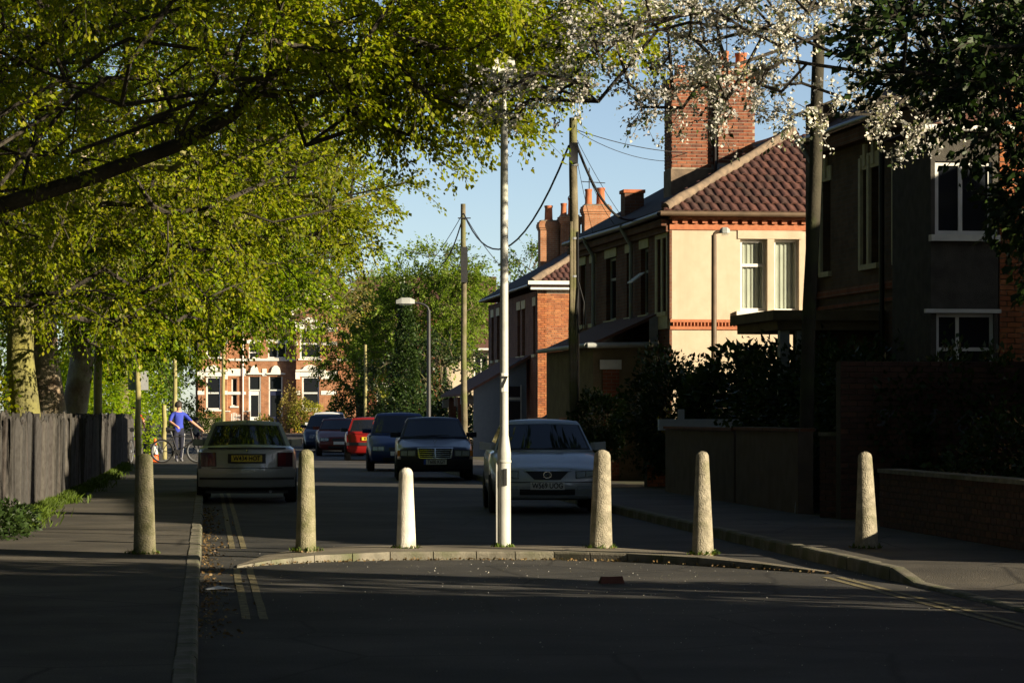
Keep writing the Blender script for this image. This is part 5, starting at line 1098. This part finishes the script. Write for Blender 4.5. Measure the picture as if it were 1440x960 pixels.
# ------------------------------------------------------------------ people and the bicycle
def person(label, loc, rz, J, zones, scale=1., hair=True):
    """J: dict joint -> (pos, radius, parent); zones: function(face centre, nearest joint) -> material name"""
    names = list(J); idx = {n: i for i, n in enumerate(names)}
    V = [J[n][0] for n in names]; E = [(idx[J[n][2]], idx[n]) for n in names if J[n][2]]
    me = bpy.data.meshes.new('skeleton'); me.from_pydata(V, E, []); o = bpy.data.objects.new('tmp_body', me); C.objects.link(o)
    sk = o.modifiers.new('skin', 'SKIN'); sk.use_smooth_shade = True
    if not me.skin_vertices: bpy.context.view_layer.objects.active = o
    lay = me.skin_vertices[0].data if me.skin_vertices else None
    if lay:
        for i, n in enumerate(names):
            r = J[n][1]; lay[i].radius = r if hasattr(r, '__len__') else (r, r); lay[i].use_root = (n == 'pelvis')
    ss = o.modifiers.new('sub', 'SUBSURF'); ss.levels = 1; ss.render_levels = 1
    dg = bpy.context.evaluated_depsgraph_get(); bm_ = bpy.data.meshes.new_from_object(o.evaluated_get(dg)); C.objects.unlink(o); bpy.data.objects.remove(o)
    bm_.materials.clear(); ms = []
    for p in bm_.polygons:
        c = p.center; nj = min(names, key=lambda n: (Vector(J[n][0])-c).length); m_ = zones(c, nj)
        if m_ not in ms: ms.append(m_); bm_.materials.append(M[m_])
        p.material_index = ms.index(m_)
    bm_.name = 'person'; ob = link('person', bm_, None, loc, rz); ob.scale = (scale,)*3; tag(ob, label, 'person')
    h = Vector(J['head'][0])
    if hair:
        mb = MB(); V = []; F_ = []
        mb.lathe([(.106,-.02),(.115,.04),(.105,.1),(.07,.145),(.02,.16)], 12, (h.x, h.y+.025, h.z-.02)); mb.build('hair', 'hair', ob, smooth=60)
        MB().add([(h.x-.018,h.y-.1,h.z-.03),(h.x+.018,h.y-.1,h.z-.03),(h.x,h.y-.135,h.z-.03),(h.x,h.y-.1,h.z+.02)],[(0,1,2),(0,2,3),(1,3,2),(0,3,1)]).build('nose', 'skin', ob)
    return ob
def standing(arm_r=None, arm_l=None, stride=.12):
    J = {'pelvis':((0,0,.95),(.15,.11),None),'waist':((0,0,1.1),(.14,.1),'pelvis'),'chest':((0,-.01,1.3),(.17,.12),'waist'),'shoulders':((0,0,1.44),(.13,.09),'chest'),'neck':((0,-.01,1.52),.055,'shoulders'),'chin':((0,-.03,1.58),.068,'neck'),'head':((0,-.02,1.66),.095,'chin'),'crown':((0,-.01,1.73),.06,'head')}
    for s, nm in ((-1,'r'),(1,'l')):
        st = stride*s
        J['hip_'+nm] = ((.1*s,0,.9),.11,'pelvis'); J['knee_'+nm] = ((.11*s,st*.5-.02,.5),.075,'hip_'+nm); J['ankle_'+nm] = ((.11*s,st+.02,.1),.05,'knee_'+nm); J['toe_'+nm] = ((.12*s,st-.14,.045),.04,'ankle_'+nm)
        a = (arm_r if s < 0 else arm_l) or ((.26*s,.02,1.16),(.27*s,-.05,.92))
        J['shoulder_'+nm] = ((.19*s,0,1.41),.07,'shoulders'); J['elbow_'+nm] = (a[0],.05,'shoulder_'+nm); J['wrist_'+nm] = (a[1],.034,'elbow_'+nm)
        d = (Vector(a[1])-Vector(a[0])).normalized(); w = Vector(a[1])+d*.07; J['palm_'+nm] = (tuple(w),.036,'wrist_'+nm)
        side = Vector((-d.y, d.x, 0)); side = side.normalized() if side.length > .1 else Vector((1,0,0))
        for k in range(4): J[f'finger{k}_{nm}'] = (tuple(w+d*(.075-.006*abs(k-1.5))+side*(k-1.5)*.021+Vector((0,0,-.02))),.009,'palm_'+nm)
        J['thumb_'+nm] = (tuple(w+d*.02+side*.05),.01,'palm_'+nm)
    return J
def zones(shirt, legs, shoe='shoe', sleeve=1.22):
    def f(c, n):
        b = n.split('_')[0]
        if b in ('neck','chin','head','crown') or b.startswith(('finger','thumb','palm','wrist')): return 'skin'
        if b == 'elbow': return shirt if c.z > sleeve else 'skin'
        if b in ('hip','knee') or (b == 'ankle' and c.z > .12) or (b == 'pelvis' and c.z < .93): return legs
        if b in ('ankle','toe'): return shoe
        return shirt
    return f
mb_ = person('person in blue shirt and navy tracksuit trousers holding a bicycle', Px(251, 86.5, .12), math.radians(25), standing(((-.30,-.1,1.2),(-.18,-.3,1.08)), ((.36,-.12,1.2),(.60,-.22,1.0))), zones('shirt_blue','trousers_navy'), .985)
for s in (-1,1): MB().tube([(.19*s,.0,.85),(.175*s,s*.06-.02,.5),(.155*s,s*.12+.02,.12)], .012, 5).build('trouser_stripe', 'stripe_white', mb_)
person('person in a red top standing behind the board fence', Px(188, 101, .1), math.radians(-15), standing(((-.3,-.05,1.15),(-.24,-.25,1.0)), ((.36,-.02,1.2),(.45,-.2,1.05))), zones('shirt_red','trousers_navy'), 1.0)
person('small person in grey crouched beyond the bicycle', Px(276, 112, .12), math.radians(10), standing(), zones('shirt_grey','trousers_navy'), .72)
def bicycle(label, loc, rz):
    b = thing('bicycle', label, 'bicycle', loc, rz)
    for x in (-.52,.52):
        w = MB().tube([(.32*math.cos(a/28*2*math.pi), 0, .32*math.sin(a/28*2*math.pi)) for a in range(29)], .024, 8, False).build('wheel', 'tyre', b, (x,0,.34), smooth=60)
        MB().tube([(.29*math.cos(a/28*2*math.pi), 0, .29*math.sin(a/28*2*math.pi)) for a in range(29)], .01, 5, False).build('rim', 'lead', w)
        sp = MB()
        for k in range(16): a = k/16*2*math.pi; sp.tube([(0,.02*(-1)**k,0),(.29*math.cos(a),0,.29*math.sin(a))], .0016, 3)
        sp.lathe([(.02,-.03),(.02,.03)], 8); sp.build('spokes', 'lead', w)
    bb, st, ht, sd = (-.08,0,.3), (-.22,0,.76), (.36,0,.82), (-.27,0,.92)
    f = MB().tube([bb,st],.018,6).tube([st,(.37,0,.76)],.018,6).tube([bb,(.39,0,.66)],.02,6).tube([(.35,0,.86),(.40,0,.62)],.022,6).tube([(-.52,0,.34),st],.012,5).tube([(-.52,0,.34),bb],.012,5).build('frame', 'dark_steel', b, smooth=60)
    MB().tube([(.40,.05,.64),(.45,.05,.5),(.52,.05,.34)],.014,5).tube([(.40,-.05,.64),(.45,-.05,.5),(.52,-.05,.34)],.014,5).build('fork', 'dark_steel', b)
    MB().tube([(.35,0,.86),(.33,0,.98)],.014,6).tube([(.3,-.28,1.0),(.34,-.1,.99),(.34,.1,.99),(.3,.28,1.0)],.013,6).build('handlebar', 'dark_steel', b)
    MB().tube([st,sd],.014,6).build('seat_post', 'lead', b); MB().tube([(-.4,0,.95),(-.3,0,.96),(-.14,0,.945)],[.07,.06,.022],8).build('saddle', 'black_trim', b)
    MB().lathe([(.09,-.01),(.09,.01)],16).build('chainring', 'dark_steel', b, (-.08,-.05,.3), rot=(math.pi/2,0,0)); MB().tube([(-.08,-.06,.3),(.02,-.08,.16)],.01,5).tube([(-.08,.06,.3),(-.18,.08,.44)],.01,5).build('crank', 'dark_steel', b)
    MB().box(-.03,.07,-.16,-.08,.14,.17).box(-.23,-.13,.08,.16,.43,.46).build('pedal', 'black_trim', b); return b
bicycle('dark bicycle held across the pavement by the person in blue', Px(253, 85.7, .12), math.radians(-6))
bicycle('dark bicycle leaning against the fence behind the traffic cone', R(85.5, -2.05, .12), A_ST + math.radians(80))
# ------------------------------------------------------------------ hedges and shrubs on the right
def hedge(label, pts, w, h, n, size, mat, seed, group='hedges', z=.1):
    o = R(*pts[0], z); lob = []; 
    for (D0,t0),(D1,t1) in zip(pts, pts[1:]):
        L = (R(D1,t1)-R(D0,t0)).length; k = max(2, int(L/.7))
        for i in range(k):
            u = (i+.5)/k; p = R(D0+(D1-D0)*u, t0+(t1-t0)*u) - Vector((o.x,o.y,0)); hh_ = h*random.uniform(.88,1.08); lob.append((p.x, p.y, hh_*.55, w*.6, .65, hh_*.5, 1))
    return make_shrub('hedge', label, 'hedge', o, lob, n, size, mat, len(lob), group, seed)
hedge('dark overgrown hedge in front of the cream gable wall', [(58.2,8.9),(56.6,9.2),(56.4,11.2)], 1.5, 2.45, 15000, .1, 'leaf_dark', 21)
hedge('dark hedge between the thick pole and the porch of the shaded house', [(50,9.4),(43,9.6)], 1.5, 2.5, 14000, .1, 'leaf_dark', 22)
hedge('ivy hedge topping the tall graffiti wall', [(40.1,8.9),(40.9,14.0)], .8, 2.35, 11000, .09, 'leaf_dark', 23)
make_shrub('shrub', 'tall leafy shrub silhouetted against the cream wall', 'shrub', R(56.0,9.9,.1), [(0,0,1.9,.6,.6,.8,1),(.55,.1,2.0,.5,.5,.75,1),(-.5,0,1.6,.5,.5,.7,.7)], 1700, .17, 'leaf_dark', 8, None, 24, .5)
make_shrub('shrub', 'dark rounded bush on a short trunk beyond the silver-blue saloon', 'shrub', R(59.0,7.75,.1), [(0,0,1.25,.55,.55,.62,1),(.1,0,.8,.35,.35,.35,.3)], 4600, .075, 'leaf_dark', 5, None, 25)
make_shrub('shrub', 'dark garden shrub beside the low wall near the lamp column', 'shrub', R(63.5,8.8,.1), [(0,0,.85,.9,.8,.8,1),(.8,.6,1.0,.8,.8,.95,1)], 5000, .08, 'leaf_dark', 5, None, 26)
make_shrub('shrub', 'sunlit leaves glimpsed in the gap under the dark bush', 'shrub', R(57.9,9.2,.1), [(0,0,1.15,.5,.3,.35,1)], 500, .09, 'leaf_gold', 4, None, 27)
make_shrub('shrub', 'dark planting behind the low wall at the picture edge', 'shrub', R(36.5,10.0,.1), [(0,0,.7,1.0,.9,.75,1),(1.1,.6,.8,.9,.8,.8,1),(.3,-2.2,.6,.8,1.2,.6,1)], 9000, .08, 'leaf_dark', 6, None, 28)
make_shrub('shrub', 'dark weeds and brambles at the foot of the fence', 'shrub', R(35.2,-2.35,.1), [(0,0,.14,.34,1.5,.24,1),(.1,-1.6,.12,.38,1.2,.22,1)], 2400, .06, 'leaf_dark', 6, None, 29)
# ------------------------------------------------------------------ bushes at the street end
for px, D, w, h, mat, n, lb, sd in ((430,162,1.1,1.9,'leaf_gold',2600,'pale yellow-green bush in front of the right bay of the far houses',31),(410,163,.8,2.7,'leaf_bronze',1500,'tall thin brownish shrub before the dark blue far door',32),(372,163.2,.75,1.05,'leaf_gold',900,'low bright bush beside the far garden gate pier',33),
    (293,163.2,1.0,1.25,'leaf_mid',1500,'dark green bush under the left far bay window',34),(272,162.5,.7,1.3,'leaf_mid',900,'small dark bush at the corner of the pale far wall',35),(473,152,.65,2.0,'leaf_bright',1500,'rounded bright green bush behind the white-roofed car',36),(543,132,.7,2.2,'leaf_gold',1700,'golden bush glowing beside the dark evergreens',37),
    (496,146,1.3,2.6,'leaf_dark',3500,'dark laurel bush behind the maroon car',38),(600,122,2.0,2.6,'leaf_dark',6000,'dark hedge mass behind the blue car',39),(636,112,1.2,2.4,'leaf_dark',3500,'dark bush at the foot of the far telegraph pole',40),(560,128,1.5,2.2,'leaf_dark',3500,'dark bush under the ivy-clad column',41)):
    make_shrub('shrub', lb, 'shrub', Px(px, D, ground_z(D)), [(0,0,h*.5,w*.75,w*.6,h*.5,1),(w*.4,0,h*.42,w*.55,w*.5,h*.42,.7),(-w*.45,.1,h*.4,w*.5,w*.5,h*.4,.6)], n, .11 if D > 140 else .12, mat, 5, 'bushes at the street end', sd)
# park-side planting behind the fence, lit by the sun
for i, (D, t, w, h, mat, lb) in enumerate(((60,-5.2,1.6,3.0,'leaf_lime','leafy bush behind the fence close to the mossy trunks'),(80,-3.9,1.3,3.4,'leaf_bright','bright bush behind the fence left of the sign post'),(92,-3.4,1.4,3.9,'leaf_bright','bright green bush between the sign post and the cone'),(104,-3.0,1.6,4.2,'leaf_bright','bright green bush behind the person in blue'),(118,-4.5,2.2,4.5,'leaf_mid','dark green bush left of the far brick houses'),(72,-7.5,2.5,4.0,'leaf_mid','dim bush deep in the park behind the trunks'),(98,-9,3.5,5,'leaf_mid','large dim shrubbery at the back of the park'))):
    make_shrub('shrub', lb, 'shrub', R(D,t,.05), [(0,0,h*.5,w*.8,w,h*.5,1),(w*.4,.5,h*.42,w*.6,w*.7,h*.42,.7),(-w*.5,.4,h*.4,w*.6,w*.7,h*.42,.7)], 6500, .1, mat, 6, 'bushes behind the fence', 50+i)
# ------------------------------------------------------------------ trees
G = 'park trees overhanging the road'
def E(D, t, z, rt, rD, rz, w): p = R(D, t); return (p.x, p.y, z, rt, rD, rz, w)
make_tree('lime_tree', 'nearest park tree whose dark limb crosses the upper left of the picture', 'tree', R(34,-6.2,0), .42, 3.2,
  [E(33,-3.5,7.6,4.2,5,3.4,1.3), E(35,-.2,6.6,3.2,4,2.0,1.4), E(34,2.6,6.8,2.3,3,1.7,1.2), E(33,3.5,6.0,1.4,2,.85,.7), E(34,2.6,5.3,1.2,2,.75,.5), E(36,-3.4,4.6,2.4,4,1.2,.8), E(40,-5,5.5,3,4,2.5,.7), E(33.5,1.6,5.5,1.7,2,.8,.5), E(34,-3,12.5,7,6,3.4,1.6)], 860, 150000, .064, 'leaf_lime', 'bark_dark', group=G, seed=101, spread=.55,
  extra_limbs=([R(34.5,-4.4,3.4),R(35,-3.2,3.7),R(35,-2.4,3.95),R(35,-1.35,4.28),R(35,-.35,4.65),R(35,.3,5.0),R(35.2,.75,5.45),R(35.4,1.25,5.9),R(35.6,1.9,6.4)],), wander=.3, rmax=.026, twig=.004)
make_tree('lime_tree', 'second park tree with leaning pale trunk behind the fence', 'tree', R(50,-5.0,0), .4, 3.4,
  [E(47,-2.5,7.2,4,5,3.6,1.4), E(49,.4,6.6,3.2,4,2.3,1.4), E(50,-1.5,4.3,3.0,5,1.5,1.3), E(46,-4,4.2,2.4,4,1.6,1.0), E(52,1.8,5.6,1.8,3,1.3,.6), E(48,-3,12.5,6.5,6,3.6,1.5)], 640, 95000, .075, 'leaf_lime', 'bark_mossy', group=G, seed=102, spread=.6)
make_tree('lime_tree', 'third park tree with mossy green trunk behind the fence', 'tree', R(60.5,-3.75,0), .3, 4.0,
  [E(60,-1.5,7.5,4,5,4,1.2), E(63,.6,5.6,3,4,2.6,1.3), E(62,-1.0,4.3,2.6,5,1.7,1.3), E(66,1.6,5.0,1.7,3,1.3,.5), E(61,-3,13,6,6,4,1.3)], 560, 84000, .08, 'leaf_bright', 'bark_mossy', group=G, seed=103, spread=.65)
make_tree('lime_tree', 'fourth park tree with rough reddish-grey trunk behind the fence', 'tree', R(66.5,-3.45,0), .4, 4.2,
  [E(72,-1.0,8.5,4,5,4.5,1.2), E(75,.6,6.4,3,5,2.4,1.2), E(74,-1.4,4.6,2.4,5,1.4,1.2), E(73,-3,14,6,6,4,1.3)], 480, 74000, .085, 'leaf_bright', 'bark_pale', lean=(-.25,0), group=G, seed=104, spread=.65)
make_tree('lime_tree', 'fifth park tree with straight grey trunk left of the tall post', 'tree', R(75.5,-3.25,0), .33, 4.4,
  [E(86,-1.5,8.5,4,6,4.5,1.2), E(88,.4,6.8,3,5,2.4,1.1), E(84,-1.8,5.0,2.2,6,1.4,1), E(85,-3,14,6,6,4,1.2)], 430, 62000, .09, 'leaf_bright', 'bark_pale', lean=(-.2,0), group=G, seed=105, spread=.7)
make_tree('young_tree', 'sparse bronze-leaved tree reaching over the far road', 'tree', R(102,-2.9,0), .22, 3.5,
  [E(100,1.6,8.6,3.2,4,3.4,1.2), E(103,3.4,6.5,2.4,4,2.6,1), E(104,3.0,10.2,2.2,3,2,.5)], 260, 15000, .095, 'leaf_bronze', 'bark', group=G, seed=106, spread=.7)
make_tree('lime_tree', 'tall park tree filling the sky behind the first trunks', 'tree', R(62,-10,0), .4, 4.5,
  [E(60,-8,9,5,6,5,1.2), E(66,-6.5,5.5,4,6,2.5,1), E(60,-9,16,7,8,5,1)], 300, 30000, .12, 'leaf_mid', 'bark', group=G, seed=107, spread=.8)
make_tree('lime_tree', 'tall park tree far back beyond the fence', 'tree', R(100,-12,0), .45, 4.5,
  [E(100,-8,9.5,7,6,6.5,1.4), E(104,-5,5.5,4,6,3,1), E(98,-8,17,8,9,5,1)], 320, 32000, .14, 'leaf_mid', 'bark', group=G, seed=108, spread=.9)
# avenue trees added unseen round the camera to keep the sky off the street
def copy_tree(o, loc, rz, label):
    r = o.copy(); C.objects.link(r); r.location = loc; r.rotation_euler = (0,0,rz); r['label'] = label
    for ch in o.children: c = ch.copy(); C.objects.link(c); c.parent = r; c.matrix_parent_inverse = ch.matrix_parent_inverse
    return r
def screening(name, label, first, lobes, fork, spots, n, leaf, clumps, seed, group, words):
    b = R(*first, 0); t0 = make_tree(name, label % words[0], 'tree', b, .42, fork, [(b.x+l[0], b.y+l[1], *l[2:]) for l in lobes], clumps, n, leaf, 'leaf_mid', 'bark', group=group, seed=seed, spread=.9)
    for k, (D, t) in enumerate(spots): copy_tree(t0, R(D, t, 0), random.uniform(-.12,.12), label % words[k+1])
random.seed(5)
W_ = ['first','second','third','fourth','fifth','sixth','seventh','eighth','ninth','tenth','eleventh','twelfth','thirteenth']
screening('lime_tree', '%s tall avenue tree arching over the road above the picture', (26,-8.5), [(6.5,0,15.2,7.5,7,2.0,1.2),(-2,0,12.5,6,7,4.5,1)], 7.5, [(38,-8.5),(50,-8.7),(62,-8.8),(14,-8.5),(2,-8.5),(-10,-8.5)], 42000, .24, 260, 120, G, W_)
screening('shade_tree', '%s tall garden tree behind the right hand houses, crown above the picture', (16,20), [(-8,0,15.6,7.5,7,2.0,1.2),(0,0,17.5,5,6,2.5,.8)], 11.5, [(28,20),(40,20.5),(4,20),(-8,20),(51,21)], 42000, .24, 240, 121, 'garden trees above the picture', W_)
screening('lime_tree', '%s dense park tree standing left of the picture', (10,-15), [(0,0,7,5,5.5,6.5,1.2),(2,1,3,4,5,3,.8)], 3, [(D,-15) for D in (-16,-7,1,19,28,37,46,55,66)]+[(-20,-4),(-22,7)], 36000, .24, 240, 122, 'park trees left of the picture', W_)
make_tree('lime_tree', 'dim park trees closing the view beyond the fence', 'tree', R(138,-9,.2), .4, 3.5, [E(138,-9,7,6,4,6.5,1), E(136,-3.6,5,2.6,3,4.5,.8)], 200, 20000, .17, 'leaf_mid', 'bark', group=G, seed=123, spread=1.0)
make_tree('shade_tree', 'dense garden tree out of frame filtering the sun onto the foreground road', 'tree', R(18.7,13.4,.1), .14, 1.6,
  [E(16.6,13.2,4.2,1.2,.4,3.9,1), E(18.3,13.2,4.2,1.2,.4,3.9,1), E(20.0,13.3,3.9,1.1,.42,3.6,.9)], 200, 15000, .12, 'leaf_mid', 'bark', seed=122, spread=.34)  # unseen; crown cut into slabs so thin sun streaks reach the road
make_tree('background_tree', 'dark green tree beside the left corner of the far brick houses', 'tree', Px(243,152,.4), .2, 2.0, [(*Px(246,152)[:2],4.2,1.5,1.5,4.0,1),(*Px(215,154)[:2],4.6,1.8,1.5,4.2,1)], 130, 15000, .14, 'leaf_mid', 'bark', seed=124, spread=.7, group='trees at the street end')
# cherry in blossom on the right
make_tree('cherry_tree', 'cherry tree in white blossom reaching in from the upper right corner', 'tree', R(29.5,10.4,.1), .2, 2.9,
  [E(29.5,7.4,5.2,1.8,2.2,.9,1.0), E(29,5.7,5.3,1.5,2.0,.6,.8), E(28.5,4.2,4.95,1.4,1.6,.55,.6), E(29,6.3,4.4,1.0,1.5,.3,.22), E(29,3.1,4.55,.8,1.2,.3,.2), E(28.5,5.0,5.7,1.6,2,.5,.5), E(29,4.9,4.6,.8,1,.4,.28)], 190, 8000, .055, 'leaf_dark', 'bark_dark', seed=109, spread=.3, twig=.0035, droop=.15, blossom=.74, rmax=.018, wander=.22, arch=1.1)
make_tree('cherry_tree', 'dark leafy tree hanging over the shaded house at the right edge', 'tree', R(22.3,8.8,.1), .14, 2.3,
  [E(22,6.1,3.95,.75,1.1,.75,1.1), E(22,6.3,3.05,.42,.9,.5,.7), E(22.3,5.4,4.3,.75,1.2,.35,.5)], 140, 9000, .07, 'leaf_dark', 'bark_dark', seed=110, spread=.27, droop=.35, rmax=.02, wander=.15, arch=.8)
# street end trees
make_tree('ash_tree', 'light green feathery tree behind the far telegraph pole', 'tree', Px(600,135,.2), .3, 3.0,
  [(*Px(640,135)[:2],6.4,1.6,2.5,2.6,1.1),(*Px(595,136)[:2],6.2,2.2,2.5,2.9,1.3),(*Px(545,138)[:2],5.2,2.0,2.4,2.8,1.1)], 330, 42000, .12, 'leaf_ash', 'bark', seed=111, spread=.7, group='trees at the street end')
make_tree('ash_tree', 'small green tree standing before the half hidden brick house', 'tree', Px(505,148,.4), .2, 2.2,
  [(*Px(500,148)[:2],4.8,1.9,2.2,2.7,1),(*Px(530,148)[:2],5.8,1.8,2,2.6,1)], 200, 24000, .12, 'leaf_ash', 'bark', seed=112, spread=.7, group='trees at the street end')
make_tree('background_tree', 'tree rising behind the orange chimneys', 'tree', Px(742,150,.4), .25, 4.0,
  [(*Px(742,150)[:2],8.2,1.3,1.6,1.7,1),(*Px(760,150)[:2],7.6,1.2,1.6,1.5,.7)], 60, 3500, .16, 'leaf_mid', 'bark', seed=113, spread=.7, group='trees at the street end')
make_tree('background_tree', 'dark conifer mass behind the swan-neck lamp', 'tree', Px(640,128,.2), .25, 1.5,
  [(*Px(632,128)[:2],2.6,1.7,1.6,2.1,1),(*Px(600,127)[:2],2.8,1.5,1.5,2.2,1),(*Px(545,130)[:2],2.2,1.3,1.3,1.9,.7)], 110, 10000, .13, 'leaf_dark', 'bark', seed=114, spread=.6, group='trees at the street end')
cy = Px(570, 124, .15)
make_shrub('ivy_column', 'tall narrow ivy-clad column of dark leaves, pointed at the top', 'tree', cy, [(0,0,1.3,.75,.6,1.4,1),(0,0,3.0,.62,.5,1.3,1),(.02,0,4.6,.36,.3,1.2,.6),(.0,0,5.9,.26,.22,1.0,.35)], 8000, .12, 'leaf_dark', 3, None, 60)

WEEDS = [(430,31.2,.078,.11),(571,31.75,.078,.1),(845,31.8,.078,.12),(988,30.4,.078,.11),(203,29.7,.118,.11),(1219,31.0,.118,.12),(709,32.0,.08,.075)]
def weed_pos():
    px, D, z, r = WEEDS[int(rng.integers(len(WEEDS)))]; a = float(rng.uniform(0,6.283)); q = r + abs(float(rng.normal(.005,.03))); p = Px(px, D, z); return Vector((p.x+q*math.cos(a), p.y+q*math.sin(a), z+.005))
scatter('post_base_litter', 'dry leaves and dirt gathered round the feet of the bollards', 420, weed_pos, .028, 'litter_leaf', 71)
grass('post_base_weeds', 'tiny weeds growing round the feet of the bollards', 500, weed_pos, .045, 72)
